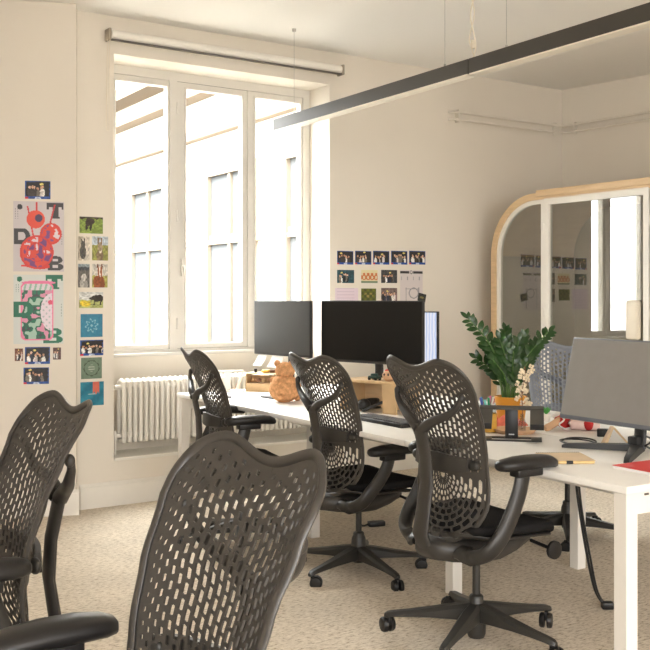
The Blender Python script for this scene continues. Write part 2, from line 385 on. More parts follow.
# ------------------------------------------------------------------ linear pendant lamp
LD = Vector((.530, -.848)); L0 = Vector((-.218, 6.634)); LA = atan2(LD.y, LD.x)
lp = thing('linear_pendant_lamp', 'long dark grey linear lamp hung from thin wires across the ceiling', 'ceiling lamp', (L0.x, L0.y, 0), LA)
for a, b in ((-.215, 1.842), (1.850, 4.2)):
    h = part('lamp_housing', MB().box(a, b, -.03, .03, 2.487, 2.563), m_lamp, lp, 0)
    part('diffuser', MB().box(a+.004, b-.004, -.0305, .0305, 2.479, 2.4868), mat('opal_diffuser', (.82, .76, .66), .5), h, 0)
part('end_cap', MB().box(-.223, -.215, -.03, .03, 2.479, 2.563), mat('grey_cap', (.33, .30, .26), .5), lp, 0)
for s_ in (.02, 1.62, 2.10, 3.9):
    w = part('suspension_wire', MB().cyl((s_, 0, 2.56), (s_, 0, CZ-.002), .0012, 6), m_chrome, lp)
    part('ceiling_anchor', MB().lathe([(.012, CZ-.02), (.014, CZ-.001)], 12, T(s_, 0, 0)), m_chrome, w)
    part('wire_grip', MB().lathe([(.006, 2.563), (.006, 2.583)], 10, T(s_, 0, 0)), m_chrome, w)
mb = MB().tube(catmull([(1.84, 0, CZ), (1.86, .01, 2.95), (1.83, .0, 2.80), (1.86, 0, 2.68), (1.87, 0, 2.62), (1.85, 0, 2.565)], 5), .004, 6)
mb.tube(catmull([(1.83, .01, CZ), (1.82, .0, 2.95), (1.86, .0, 2.80), (1.82, 0, 2.68), (1.84, 0, 2.62), (1.86, 0, 2.565)], 5), .003, 6)
mb.cyl((1.85, 0, 2.62), (1.85, 0, 2.66), .012, 10)
part('power_cable', mb, m_cream, lp)

# ------------------------------------------------------------------ desks
bench = thing('office_bench_desk', 'long white office bench desk running from the window towards the camera', 'desk', (K.x, K.y, 0), TD)
m_slot = mat('slot_dark', (.12, .10, .08), .6)
for a0, a1 in ((0, 1.228), (1.230, 2.458), (2.460, 3.69)):
    for b0, b1 in ((0, .67), (.68, 1.35)):
        bm = bmesh.new(); r = .035
        o = part('tabletop', MB().box(b0, b1, a0, a1, ZT-.026, ZT, bev=.003), m_desk, bench, 30)
def leg(b, a):
    part('leg', MB().box(b, b+.055, a, a+.055, 0, ZT-.026, bev=.002, seg=1), m_leg, bench, 30)
for b in (.006, 1.29): leg(b, .006); leg(b, 3.63)
for b in (.262, 1.05): leg(b, 1.215); leg(b, 2.44)
mb = MB().box(.06, 1.29, .012, .05, ZT-.10, ZT-.027).box(.06, 1.29, 3.64, 3.675, ZT-.10, ZT-.027)
mb.box(.30, .34, .05, 3.64, ZT-.08, ZT-.028).box(1.0, 1.04, .05, 3.64, ZT-.08, ZT-.028)
part('rail', mb, m_leg, bench, 0)
for x in (.10, .16, .60): part('rail_slot', MB().box(x, x+(.02 if x < .12 else .16), .0095, .0125, ZT-.040, ZT-.033), m_slot, bench, 0)
part('cable_tray', MB().box(.55, .80, .5, 3.2, .54, .552).box(.55, .555, .5, 3.2, .55, .60).box(.795, .80, .5, 3.2, .55, .60), m_leg, bench, 0)

# ------------------------------------------------------------------ task chairs (local +x = facing, +y = sitter's left)
def lerp(a, b, t): return a+(b-a)*t
def interp(tab, x):
    if x <= tab[0][0]: return tab[0][1]
    for (a, fa), (b, fb) in zip(tab, tab[1:]):
        if x <= b:
            t = (x-a)/(b-a); t = t*t*(3-2*t)*.5+t*.5; return fa+(fb-fa)*t
    return tab[-1][1]
XB = [(.40, -.205), (.48, -.185), (.56, -.170), (.64, -.165), (.74, -.178), (.85, -.212), (.95, -.252), (1.05, -.302), (1.13, -.345)]
WB = [(.40, .19), (.50, .215), (.58, .213), (.66, .196), (.74, .198), (.85, .214), (.95, .226), (1.04, .230), (1.13, .226)]
WING = [(.40, .075), (.55, .06), (.66, .05), (.85, .055), (1.0, .052), (1.10, .045)]
def surf(y, z):
    w = interp(WB, z); s = y/w
    return Vector((interp(XB, z)+interp(WING, z)*abs(s)**2.2, y, z))
def ztop(s):
    a = min(1, abs(s)); z = 1.048+.031*(1-cos(pi*min(a/.66, 1)))/2
    if a > .56: z -= .085*(1-sqrt(max(0, 1-((a-.56)/.44)**2.4)))
    return z
ZM = .655
def upper(c, r):                       # c in -1..1, r in 0..1
    z = ZM+r*(ztop(c)-ZM); return surf(c*interp(WB, z), z)
def lower(rho, ph):                    # ph 0..pi from the sitter's left round the bottom
    cx = cos(ph); sx = sin(ph); e = .86
    y = math.copysign(abs(cx)**e, cx)*rho*.197*(1+.10*abs(sin(2*ph))*rho); z = ZM-abs(sx)**e*rho*.245
    return surf(y, z)
def lattice(mb, nc, nr, fn, size):
    idx = {}
    def vid(c, k):
        key = (round(c*2), round(k*1000))
        if key not in idx: idx[key] = len(mb.V); mb.V.append(tuple(fn(c/nc, k/(2*nr))))
        return idx[key]
    for c in range(nc):
        k = 0
        cells = []
        if c % 2: cells.append((0, 1)); k = 1
        while k < 2*nr: cells.append((k, min(k+2, 2*nr))); k += 2
        for k0, k1 in cells:
            if k1-k0 < 2:
                B = [vid(c, k0), vid(c+.5, k0), vid(c+1, k0), vid(c+1, k1), vid(c+.5, k1), vid(c, k1)]; mb.F.append(tuple(B)); continue
            km = k0+1
            B = [vid(c+1, km), vid(c+1, k1), vid(c+.5, k1), vid(c, k1), vid(c, km), vid(c, k0), vid(c+.5, k0), vid(c+1, k0)]
            hx, hk = size((c+.5)/nc, km/(2*nr))
            if hx <= 0: mb.F.append(tuple(B)); continue
            hp = [(hx, 0), (hx, .74*hk), (0, hk), (-hx, .74*hk), (-hx, 0), (-hx, -.74*hk), (0, -hk), (hx, -.74*hk)]
            I = []
            for a, b in hp: I.append(len(mb.V)); mb.V.append(tuple(fn((c+.5+a)/nc, (km+b)/(2*nr))))
            for i in range(8): j = (i+1) % 8; mb.F.append((B[i], B[j], I[j], I[i]))
def back_mesh():
    mb = MB(); NC, NR = 25, 16
    def sz(c, r):
        s = abs(2*c-1); top = ztop(2*c-1)
        e = min((1-s)*.23/.024, (1-r)*.4/.028)        # distance from the edge in pitches
        if e < .55: return (0, 0)
        g = min(1, max(0, (e-.55)/4.6)); g = g**.8
        lum = 1 if r > .04 else 0
        if not lum: return (0, 0)
        return (lerp(.20, .325, g), lerp(.32, .88, g))
    wc = lambda c: sin((2*c-1)*1.36)/sin(1.36)
    lattice(mb, NC, NR, lambda c, r: upper(wc(c), r), lambda c, r: sz((wc(c)+1)/2, r))
    def sl(c, r):
        if c > .9: return (.26, .45)
        return (.37, .88)
    lattice(mb, 10, 13, lambda c, r: lower(.08+.92*c, r*pi), sl)
    return mb
def outline():
    P = []
    for i in range(25): P.append(lower(1.0, pi*i/24))                   # left to right round the bottom
    for i in range(1, 13): P.append(upper(-1, i/12))
    for i in range(1, 44): P.append(upper(-cos(pi*i/44), 1))
    for i in range(12, 0, -1): P.append(upper(1, i/12))
    return P
m_post = mat('arm_post_polymer', (.022, .020, .018), .4)
def make_chair(label, rz, loc, group, mm, mf, mseat, marm, az=.03, ax=0, sdx=0):
    t = thing('task_chair', label, 'chair', loc, rz, group)
    b = part('backrest', back_mesh(), mm, t, 35, solid=.0045)
    P = outline(); n = len(P)
    mb = MB().tube(P, (.0065, .011), 8, closed=True, up=(1, 0, 0))
    # solid strip filling the rim of the lower lobe and the lumbar band
    for i in range(24):
        a = pi*i/24; c = pi*(i+1)/24
        k = len(mb.V); mb.V += [tuple(lower(.97, a)), tuple(lower(.97, c)), tuple(lower(1.0, c)), tuple(lower(1.0, a))]; mb.F.append((k, k+1, k+2, k+3))
    part('back_rim', mb, mm, t, 50)
    # wishbone: flat spine and two curved arms gripping the shoulders
    sp = []
    for z, off, w, th in ((.37, .035, .045, .022), (.44, .075, .043, .022), (.52, .078, .040, .021), (.62, .074, .036, .020), (.72, .070, .034, .019), (.80, .066, .036, .018), (.845, .060, .046, .017)):
        x = interp(XB, z)-off
        sp.append([(x+th*.7*sin(q)*1.0, w*cos(q), z+.25*th*sin(q)) for q in [2*pi*k/14 for k in range(14)]])
    mb = MB().loft(sp)
    for s_ in (-1, 1):
        Q = []
        for y, z, off in ((.015, .825, .060), (.055, .852, .056), (.105, .872, .048), (.150, .895, .038), (.178, .922, .030), (.190, .948, .020)):
            p = surf(y, z); Q.append((p.x-off, y*s_, z))
        mb.tube(catmull(Q, 5), [lerp(.022, .010, min(1, i/22)) for i in range(26)], 10)
        q = Q[-1]; mb.ell((q[0]+.003, q[1], q[2]), (.013, .013, .017))
    part('wishbone', mb, mf, t, 50)
    # lumbar support behind the mesh with two grips
    R = []
    for i in range(13):
        y = -.15+.30*i/12; x = surf(y, .70).x-.020
        R.append([(x-.012, y, .665+.012*abs(y)/.15), (x+.008, y, .665+.012*abs(y)/.15), (x+.006, y, .735-.01*abs(y)/.15), (x-.008, y, .735-.01*abs(y)/.15)])
    lm = part('lumbar_support', MB().loft(R), mf, t, 30)
    for s_ in (-1, 1):
        p = surf(.155*s_, .70); part('lumbar_grip', MB().ell((p.x-.012, .165*s_, .70), (.014, .028, .02)), m_base if mf is not m_blue2 else mf, lm)
    # seat
    def seat_ring(x, hw, zt, zb):
        R = []
        for k in range(24):
            q = 2*pi*k/24; cc, ss = cos(q), sin(q)
            y = hw*math.copysign(abs(cc)**.45, cc); zz = (zt+zb)/2+(zt-zb)/2*math.copysign(abs(ss)**.6, ss)+.018*(abs(y)/hw)**3
            R.append((x, y, zz))
        return R
    sec = [(-.165, .15, .455, .440), (-.155, .19, .470, .432), (-.10, .225, .478, .428), (0, .248, .478, .425), (.10, .258, .480, .425), (.18, .255, .481, .425), (.22, .245, .474, .418), (.247, .23, .458, .408), (.260, .205, .440, .405)]
    sec = [(q[0]+sdx*max(0, q[0])/.26, *q[1:]) for q in sec]
    part('seat', MB().loft([seat_ring(*q) for q in sec]), mseat, t, 60)
    sec = [(-.19, .13, .445, .42), (-.10, .22, .430, .415), (0, .235, .428, .41), (.11, .24, .428, .408), (.17, .225, .42, .40)]
    part('seat_pan', MB().loft([seat_ring(*q) for q in sec]), mf, t, 60)
    # tilt mechanism hull
    def hull(x, hw, zt, zb): return [(x, hw*math.copysign(abs(cos(q))**.6, cos(q)), (zt+zb)/2+(zt-zb)/2*math.copysign(abs(sin(q))**.6, sin(q))) for q in [2*pi*k/18 for k in range(18)]]
    sec = [(-.262, .035, .41, .375), (-.24, .07, .42, .345), (-.18, .125, .42, .335), (-.08, .14, .42, .320), (.02, .135, .42, .318), (.12, .11, .415, .335), (.20, .085, .41, .36), (.225, .05, .40, .375)]
    part('tilt_mechanism', MB().loft([hull(*q) for q in sec]), mf, t, 60)
    # armrests
    for s_ in (-1, 1):
        Q = [(-.18, .12*s_, .385), (-.175, .19*s_, .380), (-.155, .245*s_, .405), (-.12, .268*s_, .455), (-.075, .270*s_, .51+az*.3), (-.03, .268*s_, .58+az*.7), (-.005, .265*s_, .655+az)]
        Q = [(q[0]+ax, q[1], q[2]) for q in Q]
        L = catmull(Q, 5); m_ = len(L)
        a = part('arm_post', MB().tube(L, [(lerp(.022, .017, i/m_), lerp(.036, .032, i/m_)) for i in range(m_)], 12, up=(0, 1, 0)), m_post if mf is not m_blue2 else mf, t, 50)
        R = []
        for x, hw, zc, hh in ((-.112, .012, .667, .006), (-.105, .028, .668, .013), (-.085, .040, .670, .018), (-.04, .047, .673, .021), (.02, .048, .674, .021), (.08, .044, .672, .020), (.12, .038, .667, .018), (.145, .028, .660, .014), (.155, .013, .656, .006)):
            x *= 1.06; R.append([(x+ax, .262*s_+hw*cos(q)-.012*s_*(x/.15)**2, zc+az+hh*1.1*sin(q)-(0 if sin(q) > 0 else .006)) for q in [2*pi*k/16 for k in range(16)]])
        part('arm_pad', MB().loft(R), marm, a, 70)
        part('pad_slider', MB().box(-.05+ax, .07+ax, .262*s_-.026, .262*s_+.026, .622+az, .655+az, bev=.006), m_blk, a, 50)
    # column and star base
    part('gas_column', MB().lathe([(.026, .085), (.027, .20), (.024, .205), (.015, .21), (.0145, .33)], 18), m_base, t, 40)
    base = part('star_base', MB().lathe([(.030, .045), (.036, .06), (.038, .12), (.034, .160), (.028, .175), (.026, .176)], 20), m_base, t, 40)
    return t, base
def star(t, base, angs):               # angles in the world frame, degrees
    rz = t.rotation_euler.z
    for a in angs:
        a = radians(a)-rz; M = Matrix.Rotation(a, 4, 'Z'); M = M @ Matrix.Diagonal((1.1, 1, 1, 1))
        R = []
        for x, hw, zt, zb in ((.02, .026, .142, .070), (.08, .030, .130, .074), (.16, .026, .112, .074), (.24, .022, .096, .070), (.29, .020, .088, .066), (.312, .017, .083, .060), (.322, .010, .076, .060)):
            R.append([(x, hw, zb+.006), (x, hw, zt-.012), (x, hw*.6, zt), (x, -hw*.6, zt), (x, -hw, zt-.012), (x, -hw, zb+.006), (x, -hw*.5, zb), (x, hw*.5, zb)])
        leg_ = part('base_arm', MB().loft(R, M=M), m_base, t, 35)
        sw = a*3.1+1.1; CM = Matrix.Rotation(a, 4, 'Z') @ T(.335, 0, 0, sw)
        mb = MB()
        for s_ in (-1, 1):
            V = []
            for yy, r in ((.004, .024), (.006, .0295), (.018, .0295), (.024, .026), (.026, .015)):
                V.append([(-.018+r*cos(q), s_*yy, .0298+r*sin(q)) for q in [2*pi*k/18 for k in range(18)]])
            mb.loft(V, M=CM)
        mb.box(-.03, .008, -.0045, .0045, .03, .064, CM, bev=.003)
        mb.cyl(CM @ Vector((0, 0, .05)), CM @ Vector((0, 0, .072)), .008, 10)
        part('caster', mb, m_blk, leg_, 40)
def knob(t, x, y, z, s_, r=.034):
    mb = MB().cyl((x, y*.5, z+.01), (x, y, z), .007, 8)
    V = [[(x+rr*cos(q), y+s_*yy, z+rr*sin(q)) for q in [2*pi*k/18 for k in range(18)]] for yy, rr in ((-.008, r*.6), (-.006, r), (.006, r), (.010, r*.7))]
    mb.loft(V); part('tension_knob', mb, m_blk, t, 40)
def place(label, hub, face, angs, group, blue=False, lift=0, az=.03, ax=0, sdx=0):
    a = radians(face)
    args = (m_blue, m_blue2, m_blue, m_blk) if blue else (m_mesh, m_frame, m_fab, m_arm)
    t, base = make_chair(label, a, (hub[0], hub[1], 0), group, *args, az=az, ax=ax, sdx=sdx)
    star(t, base, angs); knob(t, .165, -.245, .372, -1); knob(t, .03, .235, .375, 1, .022)
    for c in kids(t):
        if c != base: c.location.z += lift if 'column' not in c.name else min(lift, 0)
    return t
G1 = 'task chairs tucked in along the near side of the bench'; G2 = 'task chairs in the foreground with their fronts to the camera'
place('dark perforated-back task chair nearest the front right corner of the bench', (.578, 3.76), 32, (168, 98, 26, -46, -118), G1, lift=.035, az=.042, sdx=-.07)
place('dark perforated-back task chair at the keyboard, middle of the bench', (.165, 4.82), 33, (228, 299, 10, 82, 154), G1, lift=-.015, az=-.03)
place('dark perforated-back task chair at the window end of the bench, beside the radiator', (-.46, 5.42), 24, (200, 272, 344, 56, 128), G1, lift=-.025, az=.05, ax=-.06)
def fromback(bx, by, face):            # hub from the centre of the top of the back
    a = radians(face); return (bx+cos(a)*.30, by+sin(a)*.30)
place('dark perforated-back task chair in the centre foreground, cut by the picture bottom', fromback(-.10, 1.78, 217), 217, (40, 112, 184, 256, 328), G2, az=.06)
place('dark perforated-back task chair in the left foreground below the posters', fromback(-.665, 2.58, 213), 213, (40, 112, 184, 256, 328), G2, az=.06)
t = place('blue-grey task chair on the far side of the bench behind the potted plant', (1.36, 5.52), 254, (50, 122, 194, 258, 335), None, True, az=-.04, lift=-.01)

# ------------------------------------------------------------------ flush storage cabinet / booth with glass doors
BD = Vector((.559, -.829)).normalized(); BO = Vector((1.323, 7.842)); BA = atan2(BD.y, BD.x)
# local x = along the front to the right, local y = into the wall (left of BD)
bo = thing('glazed_booth', 'birch framed booth with rounded corner and dark glazed doors by the far wall', 'booth', (BO.x, BO.y, 0), BA)
HB = 2.12; BW = 2.6; RR = .46
def arch(inset, x1, y0, y1, th, z0=.0, rc=RR):
    # ring from the floor up the left side, round the corner and along the top
    def pts(i): 
        P = [(i, z0)]; r = rc-i
        for k in range(15): a = pi-(pi/2)*k/14; P.append((rc+r*cos(a), HB-rc+r*sin(a)))
        P.append((x1, HB-i)); return P
    A, B = pts(inset), pts(inset+th); R = []
    for (ax, az), (bx, bz) in zip(A, B): R.append([(ax, y0, az), (bx, y0, bz), (bx, y1, bz), (ax, y1, az)])
    return MB().loft(R)
part('wooden_surround', arch(0, BW, 0, .95, .052), m_wood, bo, 30)
part('top_board', MB().box(.50, BW, -.018, .20, HB-.03, HB+.018, bev=.003), m_wood, bo, 30)
mb = arch(.052, .555, .012, .05, .03, .03); mb.box(.525, .555, .012, .05, .03, HB-.072).box(.07, .53, .012, .05, .03, .09)
fp = part('corner_frame', mb, m_white, bo, 30)
# left pane filling the rounded panel
P = []
r = RR-.07
for k in range(15): a = pi-(pi/2)*k/14; P.append((RR+r*cos(a), HB-RR+r*sin(a)))
P += [(.53, HB-.07), (.53, .08), (.07, .08)]
part('pane', MB().loft([[(x, .028, z) for x, z in P], [(x, .034, z) for x, z in P]]), m_booth, fp, 0)
for d0, d1 in ((.567, 1.51), (1.522, 2.59)):
    mb = MB().wall(d0, d1, .03, HB-.045, .0, .045, [(d0+.045, d1-.045, .11, HB-.095)])
    d = part('door', mb, m_white, bo, 0)
    part('pane', MB().box(d0+.04, d1-.04, .019, .026, .105, HB-.09), m_booth, d, 0)
    for z in (.5, 1.22, 1.85): part('hinge', MB().cyl((d0-.004, -.004, z-.035), (d0-.004, -.004, z+.035), .008, 8), m_white, d)
part('door_handle', MB().box(1.335, 1.445, -.03, .019, 1.045, 1.315, bev=.022, seg=4), m_cream, bo, 40)
part('inner_lining', MB().box(.05, BW, .90, .94, .02, HB-.05).box(.045, .06, .06, .9, .02, HB-RR).box(.05, BW, .06, .9, .02, .04), m_felt, bo, 0)
part('partition', MB().box(1.50, 1.53, .06, .9, .04, HB-.05), m_felt, bo, 0)

# ------------------------------------------------------------------ printed pictures (ink is stored per face)
def raster(name, o, d, u0, u1, v0, v1, nx, ny, fn, label, cat, group=None, tilt=0, th=.0012, off=.0005):
    d = Vector(d).normalized(); n = Vector((-d.y, d.x))*-1          # n towards the camera
    um, vm = (u0+u1)/2, (v0+v1)/2
    ta, _ = onwall(u0, vm, o, d); tb, _ = onwall(u1, vm, o, d); tm, za = onwall(um, v0, o, d); _, zb = onwall(um, v1, o, d)
    w = tb-ta; h = za-zb; tc = (ta+tb)/2
    V = []; Fc = []; cols = []
    for j in range(ny+1):
        for i in range(nx+1): V.append((-w/2+w*i/nx, -th-off, h/2-h*j/ny))
    for j in range(ny):
        for i in range(nx):
            a = j*(nx+1)+i; Fc.append((a, a+nx+1, a+nx+2, a+1)); cols.append(fn((i+.5)/nx, (j+.5)/ny))
    k = len(V); V += [(-w/2, -off, h/2), (w/2, -off, h/2), (w/2, -off, -h/2), (-w/2, -off, -h/2)]
    c = [0, nx, (nx+1)*(ny+1)-1, (nx+1)*ny]
    for q in range(4): Fc.append((c[q], c[(q+1) % 4], k+(q+1) % 4, k+q)); cols.append((.7, .7, .7))
    me = bpy.data.meshes.new(name); me.from_pydata(V, [], Fc); at_ = me.color_attributes.new('ink', 'BYTE_COLOR', 'CORNER')
    li = 0
    for f, cc in zip(Fc, cols):
        for _ in f: at_.data[li].color = (cc[0], cc[1], cc[2], 1); li += 1
    me.materials.append(m_vc); ob = bpy.data.objects.new(name, me); C.objects.link(ob)
    p = o+d*tc; ob.location = (p.x, p.y, (za+zb)/2); ob.rotation_euler = (0, tilt, atan2(d.y, d.x))
    return tag(ob, label, cat, group)
def c8(*c): return s2l(tuple(max(0, min(255, q)) for q in c))
def hsh(i, j, s=0): v = sin(i*127.1+j*311.7+s*74.7)*43758.5453; return v-math.floor(v)
def vn(x, y, s=0):
    i, j = math.floor(x), math.floor(y); f, g = x-i, y-j; f = f*f*(3-2*f); g = g*g*(3-2*g)
    return lerp(lerp(hsh(i, j, s), hsh(i+1, j, s), f), lerp(hsh(i, j+1, s), hsh(i+1, j+1, s), f), g)
def grain(fn, amt=.35, sc=16, warp=.03):
    def g(x, y):
        c = fn(x+warp*(vn(x*9, y*9, 3)-.5)*2, y+warp*(vn(x*9, y*9, 5)-.5)*2); k = 1+amt*(vn(x*sc, y*sc, 1)-.5)*2
        return tuple(min(1, q*k) for q in c)
    return g
def ellin(x, y, cx, cy, rx, ry): return ((x-cx)/rx)**2+((y-cy)/ry)**2 < 1
def group_photo(seed, tone=(22, 20, 26), border=True, white=False):
    R = random.Random(seed); P = []
    for i in range(R.randint(5, 8)):
        P.append((.12+.76*(i+.5)/7+R.uniform(-.05, .05), R.uniform(.32, .5), c8(*R.choice([(205, 160, 130), (190, 140, 110), (225, 185, 160)])), c8(*R.choice([(20, 20, 24), (235, 232, 225), (35, 40, 60), (60, 50, 45), (215, 205, 200), (120, 110, 100)]))))
    lx, ly = R.uniform(.2, .8), R.uniform(.1, .25)
    def fn(x, y):
        if border and (y > .86 or x < .035 or x > .965 or y < .05):
            if y > .88 and x < .12: return c8(200, 30, 60)
            if y > .9 and .4 < x < .62: return c8(190, 200, 225)
            return c8(30, 75, 150)
        for cx, cy, sk, bd in P:
            if ellin(x, y, cx, cy, .045, .085): return sk
        for cx, cy, sk, bd in P:
            if ellin(x, y, cx, cy-.05, .055, .07): return c8(30, 22, 18)
        for cx, cy, sk, bd in P:
            if ellin(x, y, cx, cy+.32, .085, .24): return bd
        if ellin(x, y, lx, ly, .07, .06): return c8(235, 215, 120)
        k = (sin(x*31+seed)+sin(y*23+seed*2))*.5
        return c8(tone[0]+k*12, tone[1]+k*12, tone[2]+k*10)
    return fn
def grass(x, y, top, g=(120, 140, 60)):
    k = (sin(x*47)*sin(y*39+x*13))*14
    return c8(g[0]+k, g[1]+k, g[2]+k*.6) if y > top else None
def animal_bear(x, y):
    if y < .1+.05*sin(x*20): return c8(70, 60, 50)
    if ellin(x, y, .40, .34, .16, .22) or ellin(x, y, .52, .26, .14, .16): return c8(62, 52, 46)
    if .27 < x < .36 and .4 < y < .8 or .42 < x < .50 and .45 < y < .82: return c8(50, 42, 38)
    return grass(x, y, .0, (130, 150, 70)) or c8(180, 180, 160)
def animal_cat(x, y):
    if ellin(x, y, .42, .66, .27, .30) or ellin(x, y, .45, .32, .2, .15): return c8(92+20*sin(x*60), 88+20*sin(x*60), 84)
    if .28 < x < .38 and .12 < y < .25 or .52 < x < .62 and .10 < y < .25: return c8(80, 76, 72)
    return c8(215, 205, 190) if x > .35 else c8(180, 168, 150)
def animal_donkey(x, y):
    if (abs(x-.40) < .05 or abs(x-.60) < .05) and .06 < y < .32: return c8(130, 110, 90)
    if ellin(x, y, .5, .42, .15, .2): return c8(165, 145, 120)
    if ellin(x, y, .5, .58, .09, .10): return c8(225, 215, 200)
    if ellin(x, y, .5, .8, .22, .25): return c8(140, 118, 92)
    return c8(190, 200, 210) if y < .35 else grass(x, y, 0, (150, 150, 80))
def animal_lamb(x, y):
    if y < .25: return c8(150, 160, 165) if y < .12 else c8(70, 75, 80)
    if ellin(x, y, .5, .55, .22, .16) : return c8(200, 195, 188)
    if ellin(x, y, .5, .85, .35, .22): return c8(170, 165, 158)
    return c8(105, 100, 96)
def animal_horse(x, y):
    if ellin(x, y, .5, .34, .15, .24): return c8(235, 220, 205) if abs(x-.5) < .035 else c8(150, 82, 45)
    if ellin(x, y, .45, .8, .38, .34): return c8(142, 78, 42)
    if .32 < x < .40 and y < .2 or .6 < x < .68 and y < .2: return c8(110, 60, 35)
    return c8(205, 200, 190) if y < .5 else c8(170, 165, 90)
def animal_bull(x, y):
    if ellin(x, y, .78, .38, .26, .22): return c8(50, 44, 40)
    if ellin(x, y, .53, .4, .09, .1): return c8(60, 52, 46)
    if .6 < x < .66 and .5 < y < .8 or .88 < x < .94 and .5 < y < .8: return c8(45, 40, 36)
    if ellin(x, y, .25, .72, .22, .2): return c8(225, 200, 60)
    return c8(215, 215, 212) if y < .5 else c8(175, 180, 110)
def teal_mandala(x, y):
    r = sqrt((x-.5)**2+(y-.5)**2); a = atan2(y-.5, x-.5)
    if r < .34 and abs(sin(a*8)*.06+r-.22) < .025 or r < .05: return c8(140, 190, 205)
    return c8(52, 128, 158)
def green_ring(x, y):
    r = sqrt((x-.5)**2+(y-.5)**2)
    if .33 < r < .37+.02*sin(atan2(y-.5, x-.5)*9): return c8(70, 82, 62)
    if r < .16 and sin(y*60) > .3: return c8(170, 178, 160)
    return c8(112, 132, 112)
def teal_coral(x, y):
    if .52 < x < .80 and y < .48+.06*sin(x*40): return c8(205, 105, 85)
    if .33 < x < .70 and .49 < y < .54: return c8(200, 215, 215)
    k = 12*sin(x*7+y*9); return c8(38+k, 125+k, 150+k)
def letter(ch, x, y):
    # slab capitals in a unit box
    if not (0 <= x <= 1 and 0 <= y <= 1): return False
    if ch == 'T': return y < .28 or .36 < x < .70 or (y < .42 and (x < .12 or x > .88)) or (y > .88 and .28 < x < .78)
    if ch == 'D': 
        o = (x < .55 or ((x-.55)/.45)**2+((y-.5)/.5)**2 < 1); i = .28 < x and ((x < .5 and .24 < y < .76) or (x >= .5 and ((x-.5)/.22)**2+((y-.5)/.26)**2 < 1))
        return o and not i
    if ch == 'B':
        t1 = x < .6 or ((x-.6)/.34)**2+((y-.26)/.26)**2 < 1; t2 = x < .62 or ((x-.62)/.38)**2+((y-.75)/.25)**2 < 1
        o = t1 if y < .5 else t2
        i = .30 < x < .66 and (.17 < y < .36 or .62 < y < .83)
        return o and not i
def posterbox(ch, x, y, b): return letter(ch, (x-b[0])/(b[1]-b[0]), (y-b[2])/(b[3]-b[2]))
def poster_fruit(x, y):
    ink = None
    yy = y*1.385                                    # height in widths
    def circ(cx, cy, r): return (x-cx)**2+(yy-cy*1.385)**2 < r*r
    for (ax, ay, bx, by) in ((.28, .07, .40, .52), (.46, .01, .46, .16), (.82, .04, .72, .32)):
        t = (y-ay)/(by-ay)
        if 0 < t < 1 and abs(x-(ax+(bx-ax)*t)) < .016: ink = c8(205, 60, 62)
    k = (vn(x*13, yy*13, 2)-.5)*2+.5*(vn(x*27, yy*27, 4)-.5)
    if circ(.46, .725, .335) and (not circ(.46, .725, .295) or (circ(.46, .725, .19) and not circ(.46, .725, .165))): ink = c8(214, 62, 52)
    elif circ(.46, .725, .335): ink = c8(118, 62, 120) if k > .25 else (c8(222, 74, 58) if k > -.62 else c8(225, 205, 215))
    elif circ(.74, .46, .215) and not circ(.74, .46, .18): ink = c8(216, 64, 52)
    elif circ(.74, .46, .215): ink = c8(128, 75, 135) if k > .45 else (c8(224, 74, 56) if k > -.6 else c8(230, 215, 220))
    elif circ(.44, .255, .18): ink = c8(80, 62, 92) if (x-.5)**2+(yy-.33)**2 < .006 else c8(224, 80, 60)
    elif .16 < x < .72 and .905 < y < .95 - .02*sin(x*9): ink = c8(218, 60, 48)
    if ink: return ink
    if posterbox('T', x, y, (.66, .99, .02, .24)) or posterbox('D', x, y, (.01, .33, .385, .61)) or posterbox('B', x, y, (.68, .99, .78, .985)): return c8(62, 60, 62)
    if (x-.13)**2+(yy-.11)**2 < .0028: return c8(50, 50, 52)
    if (.03 < x < .045 or .085 < x < .10) and .1 < y < .25 and sin(y*180) > -.2: return c8(105, 100, 104)
    if .95 < x < .965 and .45 < y < .62 and sin(y*180) > 0: return c8(105, 100, 104)
    return c8(206, 198, 200)
def poster_jar(x, y):
    yy = y*1.385
    def inside(m): 
        cx, cy = .47, .53*1.385; hx, hy = .33-m, .42*1.385-m
        qx, qy = max(abs(x-cx)-hx+.12, 0), max(abs(yy-cy)-hy+.12, 0); return sqrt(qx*qx+qy*qy) < .12
    G = c8(28, 112, 84); PK = c8(222, 150, 180)
    if posterbox('D', x, y, (.0, .40, .385, .61)): return G
    if inside(0):
        if not inside(.022): return c8(238, 120, 165)
        if ellin(x, y, .76, .54, .22, .27): 
            if ellin(x, y, .74, .40, .05, .035): return c8(225, 90, 120)
            return c8(190, 195, 200) if sin(x*50)*sin(y*70) > .55 else c8(236, 222, 232)
        if y < .22: return c8(225, 215, 222) if sin(x*60+y*20) > -.3 else c8(150, 190, 170)
        k = (vn(x*12, yy*12, 7)-.5)*2.4
        return PK if k > .38 else (c8(62, 70, 74) if abs(k) < .10 else (G if k > -.55 else c8(168, 200, 185)))
    if ellin(x, y, .5, .115, .34, .03): return c8(235, 130, 170)
    if posterbox('T', x, y, (.64, .99, .0, .21)) or posterbox('D', x, y, (.0, .40, .385, .61)) or posterbox('B', x, y, (.60, .99, .775, .995)): return G
    if (x-.12)**2+(yy-.085)**2 < .0028: return G
    if (.05 < x < .062 or .1 < x < .112) and .12 < y < .25 and sin(y*180) > -.2: return c8(60, 120, 100)
    if .95 < x < .965 and .4 < y < .62 and sin(y*150) > 0: return c8(110, 130, 125)
    return c8(214, 218, 214)
A = (PW, pd)
raster('wall_poster', *A, 13.3, 64, 201.5, 271.5, 84, 116, poster_fruit, 'poster of red and purple glazed fruit with big grey letters TDB', 'poster')
raster('wall_poster', *A, 13.5, 63.4, 274.8, 343.8, 84, 116, poster_jar, 'poster of a pink and green patterned jar with big green letters TDB', 'poster')
